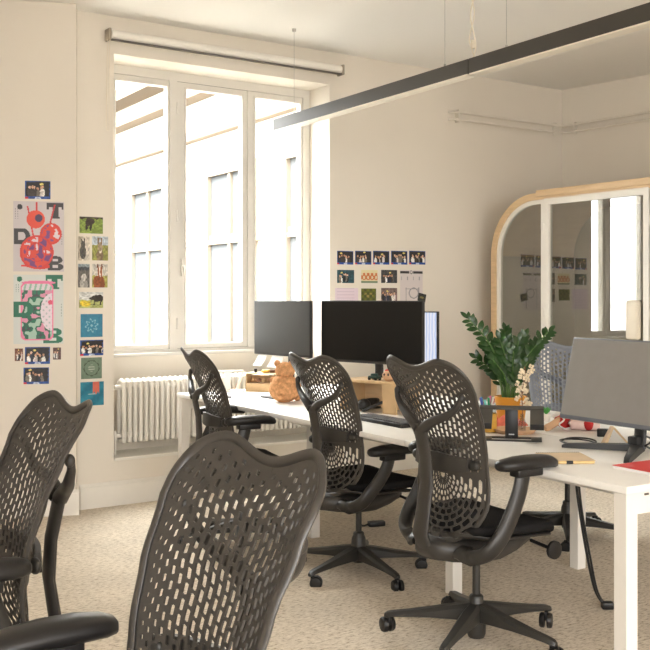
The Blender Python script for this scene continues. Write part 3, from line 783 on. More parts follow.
g = 'snapshots on the wall round the posters'
raster('group_photo', *A, 25, 50.5, 181, 199, 40, 28, grain(group_photo(3), .5, 18, .02), 'blue bordered group photo alone above the fruit poster', 'photo', g)
raster('group_photo', *A, 25, 50, 347, 364, 40, 28, grain(group_photo(4), .5, 18, .02), 'blue bordered group photo directly below the jar poster', 'photo', g)
raster('group_photo', *A, 23.5, 49, 367.5, 384, 40, 28, grain(group_photo(8), .5, 18, .02), 'lowest blue bordered group photo under the posters', 'photo', g)
raster('portrait_photo', *A, 14.8, 23, 348.5, 361, 14, 20, grain(group_photo(5, (120, 70, 50), False), .5, 18, .02), 'tiny reddish brown portrait photo left below the jar poster', 'photo', g)
raster('portrait_photo', *A, 53, 61, 347.5, 359.5, 14, 20, grain(group_photo(6, (90, 60, 55), False), .5, 18, .02), 'tiny dark portrait photo right below the jar poster', 'photo', g)
WLL = (Vector((W0.x, W0.y)), wx)
g = 'prints in the strip beside the tall window'
for nm, u0, u1, v0, v1, fn, lb in (
    ('animal_photo', 79.4, 102.8, 217, 233.5, animal_bear, 'photo of a brown animal on green grass, topmost beside the window'),
    ('animal_photo', 78, 89.5, 236.5, 260.5, animal_cat, 'upright photo of a sitting grey cat'),
    ('animal_photo', 92, 108, 236.5, 260.5, animal_donkey, 'upright photo of a donkey with raised ears'),
    ('animal_photo', 78, 89.5, 264, 287.5, animal_lamb, 'upright grey photo of a pale woolly animal'),
    ('animal_photo', 92, 107.5, 264, 287.5, animal_horse, 'upright photo of a chestnut horse with white blaze'),
    ('animal_photo', 79, 103, 292, 308, animal_bull, 'photo of a dark bull beside yellow flowers'),
    ('square_print', 80.5, 102.5, 314, 337, teal_mandala, 'square teal print with a pale round star figure'),
    ('group_photo', 80, 103.2, 340, 355.5, group_photo(12), 'blue bordered group photo between the teal and the green square prints'),
    ('square_print', 81, 101.8, 357.5, 378.7, green_ring, 'square grey green print with a dark ring'),
    ('square_print', 80.3, 103.7, 381.8, 405.5, teal_coral, 'square teal print with a coral patch, lowest in the strip')):
    raster(nm, *WLL, u0, u1, v0, v1, 36, 36, grain(fn, .12, 12, .0) if 'square' in nm else grain(fn, .45, 14, .035), lb, 'photo' if 'photo' in nm else 'print', g)
g = 'prints on the wall behind the monitors'
for i, u in enumerate((337, 355, 373, 391, 409)):
    raster('group_photo', *WLL, u, u+16.2, 251, 264.5, 34, 26, group_photo(20+i), ('leftmost', 'second from left', 'middle', 'fourth from left', 'rightmost')[i]+' blue bordered group photo in the top row above the monitors', 'photo', g)
def cafe(x, y):
    if y < .25: return c8(225, 215, 170)
    if y < .78 and sin(x*26)*sin(y*12+1) > -.1: return c8(205, 120, 70)
    return c8(222, 208, 170) if y < .85 else c8(120, 140, 110)
def moss(x, y): k = 22*sin(x*17)*sin(y*13); return c8(150, 130, 70) if ellin(x, y, .5, .5, .3, .18) and k > 2 else c8(88+k, 92+k, 28)
def pinksheet(x, y): return c8(205, 186, 200) if (sin(y*50) > .6 and .1 < x < .85) else c8(222, 204, 214)
def sketch(x, y):
    if .03 < y < .08 and not .40 < x < .58: return c8(45, 42, 42)
    if ellin(x, y, .49, .055, .07, .04) and not ellin(x, y, .49, .055, .045, .025): return c8(90, 88, 86)
    if abs(ellv(x, y, .6, .55, .2, .12)-1) < .22 or (.22 < x < .85 and .42 < y < .95 and (abs(x-.26) < .02 or abs(x-.82) < .02 or abs(y-.45) < .01)): return c8(150, 146, 150)
    if .15 < y < .25 and sin(x*24) > .93: return c8(160, 158, 160)
    return c8(216, 206, 204)
def ellv(x, y, cx, cy, rx, ry): return ((x-cx)/rx)**2+((y-cy)/ry)**2
raster('group_photo', *WLL, 337, 354, 270, 283, 34, 26, grain(group_photo(31, (30, 70, 80), False), .5, 18, .02), 'borderless teal toned group photo in the second row', 'photo', g)
raster('cafe_photo', *WLL, 361, 377.5, 270, 283, 34, 26, cafe, 'cream and orange photo of a shop front in the second row', 'photo', g)
raster('group_photo', *WLL, 381, 397, 270, 283, 34, 26, grain(group_photo(33, (60, 60, 60), False), .5, 18, .02), 'grey crowded group photo in the second row', 'photo', g)
raster('drawing_sheet', *WLL, 400, 422.5, 270, 312, 40, 70, sketch, 'white sheet with a thin line drawing and a black header bar', 'drawing', g)
raster('pink_sheet', *WLL, 335, 358, 288, 312, 24, 30, pinksheet, 'plain pale pink sheet half hidden behind the black monitor', 'paper', g)
raster('landscape_photo', *WLL, 361, 376, 288.5, 301.5, 30, 26, moss, 'mossy green photo just above the black monitor', 'photo', g)
raster('group_photo', *WLL, 381, 397, 288, 303, 30, 26, grain(group_photo(36, (120, 100, 95), False), .5, 18, .02), 'borderless reddish grey group photo just above the black monitor', 'photo', g)
raster('instant_photo', *WLL, 417.5, 425.5, 293.5, 301.5, 16, 16, lambda x, y: c8(120, 110, 60) if ellin(x, y, .5, .5, .25, .15) else c8(28, 28, 22), 'tiny tilted black photo overlapping the drawing sheet', 'photo', g, tilt=.2, off=.003)

# ------------------------------------------------------------------ monitors (local +x = the way the screen faces)
def monitor(label, c, face, w, h, z0, tilt, ms, mbz, loc_z, foot='flat', screen_fn=None, neck_x=-.06):
    t = thing('computer_monitor', label, 'monitor', (c[0], c[1], loc_z), radians(face)); zz = z0-loc_z
    M = T(0, 0, zz, 0, -tilt)
    b = part('housing', MB().box(-.022, 0, -w/2, w/2, 0, h, M, bev=.004).box(-.045, -.02, -w*.3, w*.3, h*.18, h*.8, M, bev=.01), mbz, t, 40)
    part('screen', MB().box(-.001, .0012, -w/2+.006, w/2-.006, .016, h-.007, M), ms, t, 0)
    nb = M @ Vector((-.045, 0, h*.5))
    ny = -.05 if foot == 'v' else 0
    P = [nb, (nb.x-.02, ny*.4, nb.z-.03), (neck_x-.02, ny, nb.z*.5), (neck_x-.01, ny, .01)]
    part('stand_neck', MB().tube(catmull(P, 4), (.012, .030), 12, up=(1, 0, 0)), m_blk if foot != 'v' else m_bezel, t, 50)
    if foot == 'v':
        for tx, ty in ((.10, -.29), (.18, .12)):
            A0 = Vector((-.09, -.06)); B0 = Vector((tx, ty)); dd = (B0-A0).normalized(); nn = Vector((-dd.y, dd.x)); A0 = A0-dd*.02; R = []
            for f, hw, hh in ((0, .030, .030), (.3, .024, .026), (.7, .018, .022), (.95, .014, .018), (1, .011, .010)):
                c = A0.lerp(B0, f); R.append([(*(c-nn*hw), 0), (*(c+nn*hw), 0), (*(c+nn*hw*.8), hh), (*(c-nn*hw*.8), hh)])
            part('stand_foot', MB().loft(R), m_bezel, t, 30)
        part('stand_collar', MB().box(-.115, -.06, -.085, -.035, .005, .06, bev=.006), m_bezel, t, 30)
    else:
        part('stand_foot', MB().box(-.13, .08, -.11, .11, 0, .010, bev=.004), m_blk, t, 40)
    return t
RZ = .886                                     # top of the plywood riser
monitor('black wide monitor in the middle of the bench, on the plywood riser', (.255, 5.62), 229, .74, .36, .958, 0, m_screenk, m_bezel, ZT, neck_x=-.07)
monitor('dark grey monitor nearest the window with two notes stuck below', (-.27, 6.055), 219, .58, .34, .975, 0, m_screen1, m_bezel, ZT)
monitor('large grey screened monitor at the right edge on a splayed foot', (1.225, 3.905), 212, .81, .355, .822, .25, m_screen3, m_bezel3, ZT, 'v', neck_x=-.085)
m_lcd = bpy.data.materials.new('lit_screen'); m_lcd.use_nodes = True; nt = m_lcd.node_tree; b_ = nt.nodes['Principled BSDF']
tc = nt.nodes.new('ShaderNodeTexCoord'); wv = nt.nodes.new('ShaderNodeTexWave'); wv.inputs['Scale'].default_value = 14; wv.inputs['Distortion'].default_value = 3; wv.bands_direction = 'Y'
cr = nt.nodes.new('ShaderNodeValToRGB'); cr.color_ramp.elements[0].color = (*c8(165, 185, 232), 1); cr.color_ramp.elements[1].color = (*c8(232, 232, 240), 1); cr.color_ramp.elements[1].position = .6
nt.links.new(tc.outputs['Object'], wv.inputs[0]); nt.links.new(wv.outputs['Fac'], cr.inputs[0]); nt.links.new(cr.outputs[0], b_.inputs['Emission Color']); b_.inputs['Emission Strength'].default_value = .30; b_.inputs['Base Color'].default_value = (.05, .05, .05, 1)
monitor('lit bluish white screen peeking out behind the black monitor', (.445, 5.86), 226, .56, .32, .935, 0, m_lcd, m_bezel, ZT)

# ------------------------------------------------------------------ desk things
def on(u, v, z=ZT): return at(u, v, z)
# two notes hanging under the window monitor
for (u0, u1, v0, v1), lb in (((257, 268, 353, 366), 'left white note curling from under the window monitor'), ((271, 285, 354, 368), 'right white note curling from under the window monitor')):
    k = (u0-325)/F; pa = Vector((-.453+.02, 6.28)); da = Vector((.63, -.777)); ta, _ = onwall(u0+2, v0, pa, da); tb, _ = onwall(u1, v0, pa, da)
    mb = MB(); R = []
    for i in range(6):
        q = i/5; dz = .985-.082*q; out = .004+.035*q*q
        a = pa+da*(ta-.012*q); b = pa+da*(tb-.022*q); nn = Vector((-.777, -.63))*out
        R.append([(a.x+nn.x, a.y+nn.y, dz), (b.x+nn.x, b.y+nn.y, dz), (b.x+nn.x*1.02-.001, b.y+nn.y*1.02-.001, dz), (a.x+nn.x*1.02-.001, a.y+nn.y*1.02-.001, dz)])
    o = part('sticky_note', mb.loft(R), m_paper, None, 60); tag(o, lb, 'note', 'notes under the window monitor')
# plywood two-tier organiser
q = on(263, 391); t = thing('desk_organizer', 'small two tier plywood desk organiser beside the teddy bear', 'organizer', q, radians(-12))
mb = MB().box(-.10, .10, -.06, .06, 0, .006).box(-.10, -.094, -.06, .06, .006, .115).box(.094, .10, -.06, .06, .006, .115).box(-.094, .094, .054, .06, .006, .10)
part('case', mb, m_ply, t, 0)
part('front_board', MB().box(-.10, .10, -.066, -.0605, 0, .05, bev=.002), m_ply, t, 0)
part('shelf', MB().box(-.094, .094, -.06, .054, .05, .056), m_wood, t, 0); part('shelf', MB().box(-.10, .10, -.06, .06, .1155, .1215), m_wood, t, 0)
R = random.Random(2)
for i in range(6):
    p = Matrix.Rotation(radians(-12), 4, 'Z') @ Vector((-.07+.027*i, -.01+R.uniform(-.02, .02), .058+.014))
    o = part('wooden_block', MB().ell((0, 0, 0), (.014, .018, .0145)), [m_ply, m_tan, m_brown][i % 3], None, 60, loc=q+p); tag(o, 'small brown trinket lying on the middle shelf of the plywood organiser', 'trinket', 'trinkets in the organiser')
def trinket(nm, mb, m, p, lb, cat, rz=0, g=None, smooth=40): return tag(part(nm, mb, m, None, smooth, loc=p, rz=rz), lb, cat, g)
RO = Matrix.Rotation(radians(-12), 4, 'Z')
trinket('tape_roll', MB().tube([(.022*cos(a), .022*sin(a), .010) for a in [2*pi*k/20 for k in range(20)]], (.010, .008), 8, closed=True, up=(0, 0, 1)), m_yel, q+RO @ Vector((.02, 0, .122)), 'yellow tape roll on top of the plywood organiser', 'tape')
trinket('small_box', MB().box(-.02, .02, -.015, .015, 0, .018, bev=.003), m_brown, q+RO @ Vector((.07, 0, .122)), 'small dark red box on top of the plywood organiser', 'box')
trinket('thimble_cup', MB().lathe([(.009, 0), (.011, .024), (.009, .025)], 12), m_blk, q+RO @ Vector((-.05, 0, .122)), 'tiny black pot on top of the plywood organiser', 'pot')
# teddy bear seen from behind
q = on(284.5, 402); t = thing('teddy_bear', 'orange brown plush teddy bear sitting with its back to us', 'plush toy', q, radians(75))
mb = MB().ell((0, 0, .075), (.075, .095, .078), nu=20, nv=12).ell((0, 0, .115), (.062, .078, .05), nu=20, nv=12)
part('body', mb, m_teddy, t, 180)
hd = part('head', MB().ell((.01, .0, .185), (.052, .060, .052), nu=20, nv=12), m_teddy, t, 180)
for s_ in (-1, 1):
    part('ear', MB().ell((0, .045*s_, .228), (.012, .020, .020)), m_teddy, hd, 180)
    part('arm', MB().ell((0, 0, 0), (.050, .024, .026), M=T(.04, .075*s_, .115, 0, .5)), m_teddy, t, 180)
    part('foot', MB().ell((.085, .055*s_, .030), (.05, .030, .030)), m_teddy, t, 180)
part('muzzle', MB().ell((.062, 0, .175), (.018, .024, .018)), m_tan, hd, 180)
part('tail', MB().ell((-.078, 0, .035), (.016, .018, .016)), m_teddy, t, 180)
# white laptop riser near the window
q = on(228, 391); t = thing('laptop_riser', 'white open frame laptop riser at the window end of the bench', 'laptop stand', q, radians(12))
part('top_frame', MB().box(-.11, .11, -.01, .01, .125, .137, bev=.003).box(.085, .10, -.10, .0, .0, .008, bev=.002), m_white, t)
part('sloping_leg', MB().tube([(.10, 0, .13), (.055, -.02, .006)], (.008, .012), 8), m_white, t)
part('sloping_leg', MB().tube([(-.095, 0, .13), (-.11, -.02, .006)], (.008, .012), 8), m_white, t)
part('centre_post', MB().box(-.02, .015, -.01, .01, .004, .126), m_white, t)
part('base_plate', MB().box(-.12, .08, -.07, .06, 0, .006, bev=.002), m_white, t)
trinket('paper_sheet', MB().box(-.15, .15, -.105, .105, 0, .003), m_paper, on(262, 394.5), 'white papers lying flat in front of the plywood organiser', 'paper', radians(-14))
trinket('eraser', MB().box(-.015, .015, -.01, .01, 0, .012, bev=.003), m_pink, on(236, 390), 'small orange eraser near the white laptop riser', 'eraser', .3)
trinket('marker_pen', MB().cyl((-.06, 0, .007), (.06, 0, .007), .0065, 10), mat('grey_pen', (.3, .3, .32), .4), on(222, 398), 'grey marker pen lying at the window end of the bench', 'pen', -.1)
# riser for the black monitor
q = Vector((.30, 5.40, ZT)); t = thing('monitor_riser', 'plywood riser under the black monitor holding small toys', 'riser', q, radians(-42))
part('top_board', MB().box(-.20, .19, -.10, .11, RZ-ZT-.014, RZ-ZT, bev=.002), m_ply, t, 30)
part('side_board', MB().box(.10, .19, -.10, -.086, 0, RZ-ZT-.014), m_ply, t, 30); part('side_board', MB().box(-.20, -.186, -.10, .11, 0, RZ-ZT-.014), m_ply, t, 30)
part('back_board', MB().box(-.186, .19, .098, .11, 0, RZ-ZT-.014), m_wood, t, 30)
RM = Matrix.Rotation(radians(-42), 4, 'Z')
c = q+RM @ Vector((.10, -.045, RZ-ZT))
t = thing('round_toy', 'round orange plush toy with a red cap on the plywood riser', 'plush toy', c, radians(240))
bd = part('body', MB().ell((0, 0, .030), (.036, .036, .031), nu=18, nv=12), m_tan, t, 180)
part('cap', MB().ell((0, .0, .056), (.018, .024, .010)), m_red, t, 180)
for s_ in (-1, 1): part('eye', MB().ell((.033, .012*s_, .037), (.004, .005, .008)), m_blk, t, 180)
c = q+RM @ Vector((.0, -.045, RZ-ZT))
t = thing('toy_car', 'small dark green toy car on the plywood riser', 'toy', c, radians(-42))
part('body', MB().box(-.035, .035, -.018, .018, .008, .024, bev=.006).box(-.018, .018, -.015, .015, .022, .036, bev=.006), mat('dark_teal', (.03, .07, .06), .35), t)
for x in (-.022, .022):
    for y in (-.018, .018): part('wheel', MB().cyl((x, y-.004, .008), (x, y+.004, .008), .008, 12), m_blk, t)
# things in front of the riser
q = on(379, 404)
t = thing('toy_frog', 'small green toy with spread limbs in front of the riser', 'toy', q+Vector((0, 0, .075)), 0)
part('body', MB().ell((0, 0, .012), (.012, .01, .014)), m_green, t, 180)
for x, z in ((-.03, .028), (.03, .026), (-.026, -.004), (.03, .0)): part('limb', MB().tube([(0, 0, .012), (x*.6, 0, z), (x, 0, z+.008)], [.005, .004, .003], 8), m_green, t, 60)
trinket('black_pouch', MB().box(-.045, .045, -.035, .035, 0, .075, bev=.016, seg=3), m_blk, q, 'soft black pouch standing behind the keyboard', 'pouch', -.6, smooth=60)
q = on(364, 411); t = thing('headphones', 'black over ear headphones lying on the desk behind the keyboard', 'headphones', q, .4)
part('ear_cup', MB().ell((0, 0, .034), (.038, .030, .034)), m_blk, t, 180); part('ear_cup', MB().ell((-.02, .10, .030), (.030, .034, .030)), m_blk, t, 180)
part('headband', MB().tube(catmull([(0, 0, .034), (.07, .0, .045), (.11, .05, .05), (.07, .10, .045), (-.02, .10, .03)], 5), (.012, .006), 8), m_blk, t, 60)
trinket('stylus', MB().tube([(-.085, 0, .006), (.06, .03, .075)], .0075, 10), mat('dark_pen', (.03, .03, .032), .4), on(377, 413), 'dark stylus leaning against the riser behind the keyboard', 'stylus', -.45)
# keyboard
t = thing('keyboard', 'black full size keyboard near the desk edge between two chairs', 'keyboard', (.305, 4.885, ZT), atan2(-.848, .53))
part('case', MB().box(-.21, .21, -.065, .065, 0, .018, bev=.005), m_blk, t)
m_key = mat('keycap_black', (.11, .11, .115), .5)
keys = []
for r_ in range(5):
    y = .045-.0215*r_; x = -.198
    while x < .195:
        w = .017 if r_ < 4 or not -.09 < x < -.08 else .1
        keys.append((x, min(x+w, .2), y-.008, y+.008)); x += w+.0045
mb = MB()
for k_ in keys: mb.box(k_[0], k_[1], k_[2], k_[3], .0175, .0245)
o = part('keycaps', mb, m_key, t, 0); o['kind'] = 'stuff'

# right end of the bench
q = on(511.5, 439.5); t = thing('laptop_stand', 'black metal laptop stand with two sloping arms in front of the plant', 'laptop stand', q, radians(-12))
mb = MB().box(-.13, -.085, -.06, .06, 0, .005, bev=.001).box(.085, .13, -.06, .06, 0, .005, bev=.001).box(-.085, .085, .02, .06, 0, .005).box(-.085, .085, -.06, -.035, 0, .005)
part('base_plate', mb, m_blk, t, 30)
mb = MB().box(-.028, .028, .0, .016, .004, .135, bev=.002); part('post', mb, m_blk, t, 30)
part('badge', MB().box(-.012, .012, -.0012, .0, .020, .025), m_chrome, t, 0)
CMx = T(0, .01, .135, 0, 0, radians(14))
mb = MB().box(-.138, .138, -.02, .015, 0, .008, CMx); part('cross_bar', mb, m_lamp, t, 30)
for s_ in (-1, 1):
    a = .138*s_; b = .080*s_
    R = [[(a, -.02, 0), (b, -.02, 0), (b, -.02, .006), (a, -.02, .006)], [(a, -.17, -.028), (b, -.17, -.028), (b, -.17, -.022), (a, -.17, -.022)]]
    ar = part('support_arm', MB().loft(R, M=CMx), m_lamp, t, 30)
    part('front_lip', MB().box(min(a, b), max(a, b), -.176, -.168, -.030, -.004, CMx, bev=.002), m_blk, ar, 30)
# notebook, pen
t = thing('spiral_notebook', 'kraft brown spiral notebook lying on the right desk', 'notebook', (.925, 3.80, ZT), radians(3))
part('cover', MB().box(-.09, .09, -.098, .095, .009, .0105), m_card, t, 0); part('pages', MB().box(-.088, .088, -.096, .093, .0, .009), mat('cream_pages', (.72, .60, .38), .8), t, 0)
for i in range(24): part('spiral_loop', MB().tube([(-.083+.0072*i, .093+.006*cos(a), .006+.007*sin(a)) for a in [2*pi*k/8 for k in range(8)]], .0009, 5, closed=True), m_blk, t)
t = thing('ballpoint_pen', 'kraft ballpoint pen with black clip resting along the spiral notebook', 'pen', (.925, 3.692, ZT), radians(2))
part('barrel', MB().cyl((-.075, 0, .006), (.085, 0, .006), .0055, 10), mat('straw_barrel', (.70, .50, .22), .5), t); part('grip', MB().cyl((-.02, 0, .006), (.005, 0, .006), .0065, 10), m_blk, t)
t = thing('red_notebook', 'red covered notebook at the near right desk corner', 'notebook', (1.052, 3.606, ZT), TD)
part('cover', MB().box(0, .21, -.26, 0, .010, .0115), m_redbook, t, 0); part('pages', MB().box(.002, .208, -.258, -.002, 0, .010), m_paper, t, 0)
part('title_print', MB().box(.07, .13, -.115, -.108, .0115, .0118).box(.06, .14, -.13, -.126, .0115, .0118), m_pink, t, 0)
# pens in a cup
q = on(487, 431.5); t = thing('pen_pot', 'clear pen pot with a yellow sleeve behind the laptop stand', 'pen pot', q)
part('clear_wall', MB().lathe([(.040, 0), (.043, .13), (.0415, .13), (.0385, .004), (.002, .004)], 24), m_clear, t, 60)
part('yellow_sleeve', MB().lathe([(.044, .002), (.046, .085), (.0455, .086), (.0435, .003)], 24), m_yel, t, 60)
R = random.Random(5)
for i, cc in enumerate(((190, 40, 60), (60, 150, 190), (40, 130, 90), (220, 120, 160), (70, 80, 160), (210, 200, 190), (200, 60, 50), (120, 200, 190), (50, 60, 60))):
    a = i*2.4; r_ = .022
    p0 = (r_*.5*cos(a+2), r_*.5*sin(a+2), .006); p1 = (.032*cos(a), .030*sin(a), .145+R.uniform(-.01, .02))
    o = part('felt_pen', MB().tube([p0, p1], .0055, 8), mat('pen_%d' % i, s2l(cc), .4), None, loc=q)
    tag(o, ('crimson', 'sky blue', 'green', 'pink', 'violet blue', 'pale grey', 'scarlet', 'mint', 'dark grey')[i]+' felt pen standing in the clear pen pot', 'pen', 'pens in the clear pot')
# plant
q = on(511, 424); t = thing('potted_plant', 'glossy green plant with feathery stems in an ochre pot', 'plant', q)
part('pot', MB().lathe([(.058, 0), (.064, .01), (.079, .13), (.079, .137), (.073, .137), (.070, .12), (.002, .115)], 28), m_pot, t, 50)
part('soil', MB().lathe([(.070, .110), (.070, .119), (.002, .124)], 20), m_soil, t, 50)
R = random.Random(11); fol = MB(); stm = MB()
tips = [(-.215, -.02, .40), (-.12, .04, .27), (-.065, -.05, .30), (-.02, .05, .335), (.03, -.04, .29), (.075, .03, .31), (.12, -.02, .27), (.19, .02, .335), (-.10, -.06, .20), (.07, -.07, .19), (-.16, .05, .20), (.0, -.06, .24), (.13, .05, .22)]
for i, (x, y, z) in enumerate(tips):
    b = Vector((x*.18, y*.4, .12)); tp = Vector((x, y, .12+z)); mid = (b+tp)/2+Vector((-x*.18, 0, z*.10))
    P = catmull([b, mid, tp], 8); stm.tube(P, [lerp(.0065, .002, k/16) for k in range(17)], 7)
    n = 10 if z > .25 else 7
    for k in range(n*2+1):
        f = .30+.70*k/(n*2); j = min(int(f*16), 15); p = P[j].lerp(P[j+1], f*16-j); d = (P[min(j+1, 16)]-P[max(j-1, 0)]).normalized()
        s_ = 1 if k % 2 else -1
        side = d.cross(Vector((sin(i*1.7), -1, .2))).normalized()*s_
        if k == n*2: ld = d
        else: ld = (d*.75+side*.8+Vector((R.uniform(-.2, .2), R.uniform(-.3, .3), 0))).normalized()
        L = lerp(.060, .036, abs(f-.5)*1.4)*R.uniform(.85, 1.1); wd_ = L*.26
        nn = ld.cross(Vector((R.uniform(-.4, .4), -1, .5))).normalized(); up_ = nn.cross(ld)
        rows = []
        for q_ in range(6):
            g_ = q_/5; hw = wd_*sin(pi*min(1, g_*.93+.05))**.75; c_ = p+ld*(L*g_)+up_*(-.010*g_*g_)
            rows.append([c_-nn*hw, c_+up_*-.0018, c_+nn*hw, c_+up_*.0012])
        fol.loft(rows)
part('stem', stm, m_stem, t, 60); o = part('foliage', fol, m_leaf, t, 50); o['kind'] = 'stuff'
# dried flowers
q = on(522, 431); t = thing('flower_sprig', 'sprig of small cream blossoms in a clear bottle before the plant', 'flowers', q)
part('bottle', MB().lathe([(.018, 0), (.020, .04), (.009, .06), (.009, .08), (.0075, .08), (.0075, .06), (.018, .04), (.016, .004), (.002, .004)], 16), m_clear, t, 60)
part('twig', MB().tube(catmull([(0, 0, .01), (.002, 0, .10), (.0, 0, .18), (.015, 0, .26), (.012, 0, .30)], 4), .0022, 6).tube([(0, 0, .15), (-.03, 0, .22)], .0015, 5).tube([(0, 0, .17), (.03, 0, .24)], .0015, 5), m_brown, t, 60)
R = random.Random(9)
for i in range(26):
    z = R.uniform(.11, .30); x = R.gauss(.002, .022)+(.02 if z > .25 else 0); y = R.uniform(-.02, .02); mb = MB()
    for k in range(4):
        a = k*pi/2+R.random(); mb.ell((x+.0075*cos(a), y-.003, z+.0075*sin(a)), (.0065, .004, .0065), nu=8, nv=5)
    part('blossom', mb, m_petal, t, 180)
# small succulent
q = on(546, 421.5); t = thing('succulent', 'tiny green succulent in a white pot left of the large grey monitor', 'plant', q)
part('pot', MB().lathe([(.018, 0), (.024, .04), (.021, .04), (.002, .034)], 18), m_white, t, 50)
mb = MB()
for i in range(16):
    a = i*2.4; r_ = .3+.6*(i/16); d = Vector((cos(a)*r_, sin(a)*r_, 1)).normalized()
    mb.tube([Vector((0, 0, .036)), Vector((0, 0, .036))+d*.022, Vector((0, 0, .036))+d*.038], [.003, .0055, .001], 6)
part('leaves', mb, mat('bright_leaf', (.06, .32, .05), .5), t, 60)
# cloths and doll
def crumple(name, w, d, h, seed, m, p, lb, cat, rz=0):
    R = random.Random(seed); ph = [R.uniform(0, 6) for _ in range(6)]; N = 22; rings = []
    for j in range(N+1):
        v = j/N; row = []
        for i in range(N+1):
            u = i/N; e = min(1, 5*min(u, 1-u, v, 1-v)); z = h*(.35+.25*sin(u*9+ph[0]+3*v)+.25*sin(v*11+ph[1]+4*u)+.15*sin(u*19+v*13+ph[2]))*e**.5
            row.append(((u-.5)*w*(1+.1*sin(v*7+ph[3])), (v-.5)*d*(1+.12*sin(u*8+ph[4])), max(.002, z)))
        rings.append(row)
    mb = MB(); V = [p_ for r in rings for p_ in r]; n = N+1
    Fc = [(j*n+i, j*n+i+1, (j+1)*n+i+1, (j+1)*n+i) for j in range(N) for i in range(N)]
    k = len(V); V += [(a, b, 0) for a, b, c_ in V]; Fc += [tuple(i+k for i in reversed(f)) for f in Fc[:]]
    B = [i for i in range(n)]+[j*n+N for j in range(1, n)]+[N*n+i for i in range(N-1, -1, -1)]+[j*n for j in range(N-1, 0, -1)]
    for a, b in zip(B, B[1:]+B[:1]): Fc.append((a, a+k, b+k, b))
    mb.add(V, Fc); return trinket(name, mb, m, p, lb, cat, rz, smooth=60)
crumple('folded_cloth', .20, .12, .07, 3, m_pink, on(511, 428, ZT)+Vector((-.01, .10, 0)), 'salmon red cloth heaped behind the laptop stand', 'cloth', -.2)
trinket('woven_tray', MB().lathe([(.085, 0), (.10, .018), (.095, .018), (.080, .004), (.002, .004)], 26), m_tan, on(515, 432.5), 'low tan tray behind the laptop stand', 'tray')
q = on(571, 430); t = thing('rag_doll', 'rag doll in a red dress with white trim lying on its side', 'doll', q, radians(-8))
mb = MB(); R_ = []
for i in range(8):
    f = i/7; r_ = lerp(.022, .050, f); x = -.02+.05*f
    R_.append([(x+(.010*sin(5*a)*f), r_*cos(a)*1.1, .042+max(-.041, r_*.8*sin(a)*(1+.10*sin(7*a)*f))) for a in [2*pi*k/36 for k in range(36)]])
dr = part('dress', MB().loft(R_, M=T(-.05, 0, 0, -.5)), m_red, t, 60)
part('white_trim', MB().tube([(.030+.012*sin(5*a), .054*cos(a), .043+max(-.038, .041*sin(a)*(1+.10*sin(7*a)))) for a in [2*pi*k/36 for k in range(36)]], .0042, 6, closed=True, M=T(-.05, 0, 0, -.5)), m_paper, dr, 60)
part('arm', MB().tube(catmull([(-.045, -.02, .055), (-.085, -.05, .032), (-.125, -.075, .014)], 4), [.017]*8+[.013], 10), m_tan, t, 60)
for yy in (0, .03):
    part('leg', MB().tube([(.0, yy, .024), (.07, yy-.01, .020), (.13, yy-.015, .018)], [.022, .020, .016], 12), mat('pale_pink_cloth', (.78, .58, .54), .85), t, 60)
part('shoe', MB().ell((.078, -.012, .024), (.028, .026, .0235)), m_red, t, 180)
part('bonnet', MB().ell((-.055, .03, .062), (.028, .022, .020)), m_paper, t, 180)
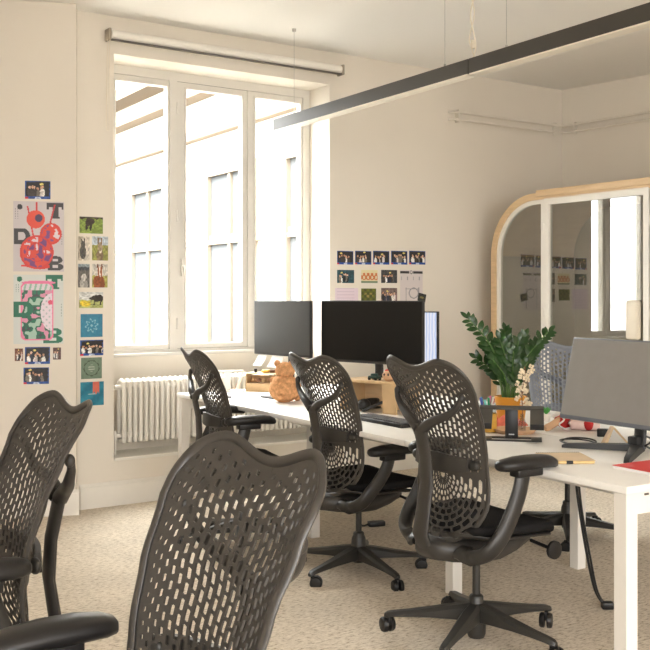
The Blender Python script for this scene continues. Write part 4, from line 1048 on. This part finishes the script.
# cables and bits
def cable(nm, P, r, lb, cat='cable', m=None, g=None):
    return tag(part(nm, MB().tube(catmull(P, 6), r, 7), m or m_blk, None, 60), lb, cat, g)
Z = ZT+.004
cable('coiled_cable', [on(561, 441, Z), on(566, 438.6, Z), on(574, 437.6, Z+.01), on(588, 438.5, Z+.012), on(596, 441.5, Z), on(592, 445, Z), on(578, 445, Z), on(566, 443, Z+.006), on(560, 440, Z+.006), on(572, 439, Z+.006), on(590, 441, Z+.006), on(601, 446, Z)], .0036, 'black cable coiled loosely left of the big monitor foot')
cable('monitor_cable', [on(636, 449, Z), on(645, 446, Z+.02), on(652, 440, Z+.05), on(644, 436, Z+.03), on(640, 441, Z), on(655, 450, Z), on(675, 446, Z)], .0042, 'black cables behind the foot of the big monitor')
trinket('power_adapter', MB().box(-.03, .03, -.02, .02, 0, .034, bev=.004), m_blk, on(604, 436.5), 'small black power adapter behind the big monitor', 'adapter', -.3)
q = on(615, 444.5); t = thing('phone_stand', 'wooden wedge phone stand behind the foot of the big monitor', 'stand', q, radians(-8))
part('sloping_board', MB().loft([[(-.055, -.045, 0), (-.040, -.045, 0), (-.008, -.03, .075), (-.016, -.03, .075)], [(-.055, .03, 0), (-.047, .03, 0), (-.008, .03, .075), (-.016, .03, .075)]]), m_wood, t, 0)
part('back_board', MB().loft([[(-.010, -.03, .070), (-.004, -.03, .075), (.062, -.03, .0), (.054, -.03, 0)], [(-.010, .03, .070), (-.004, .03, .075), (.062, .03, .0), (.054, .03, 0)]]), m_wood, t, 0)
fl = Vector((1.205, 4.235, .012))
t = thing('hanging_cables', 'pair of black cords hanging from the desk to a plug on the floor', 'cable', (0, 0, 0))
part('cord', MB().tube(catmull([(1.07, 4.28, .69), (1.085, 4.28, .60), (1.10, 4.27, .45), (1.13, 4.26, .25), (1.165, 4.25, .08), fl], 6), .006, 8), m_blk, t, 60)
part('cord', MB().tube(catmull([(1.085, 4.27, .69), (1.10, 4.27, .55), (1.112, 4.26, .42), (1.145, 4.25, .22), (1.175, 4.24, .07), fl+Vector((.01, 0, 0))], 6), .005, 8), m_blk, t, 60)
part('plug', MB().box(fl.x-.015, fl.x+.035, fl.y-.02, fl.y+.02, .0, .03, bev=.006), m_blk, t)
t = thing('floor_plug', 'black plug and cord end on the carpet behind the middle chair', 'plug', (.30, 5.75, 0), .3)
part('plug', MB().box(-.05, .05, -.022, .022, 0, .03, bev=.006), m_blk, t); part('cord', MB().tube(catmull([(-.05, 0, .015), (-.09, .01, .01), (-.10, .05, .09), (-.08, .08, .35), (-.08, .08, .60)], 5), .005, 7), m_blk, t, 60)
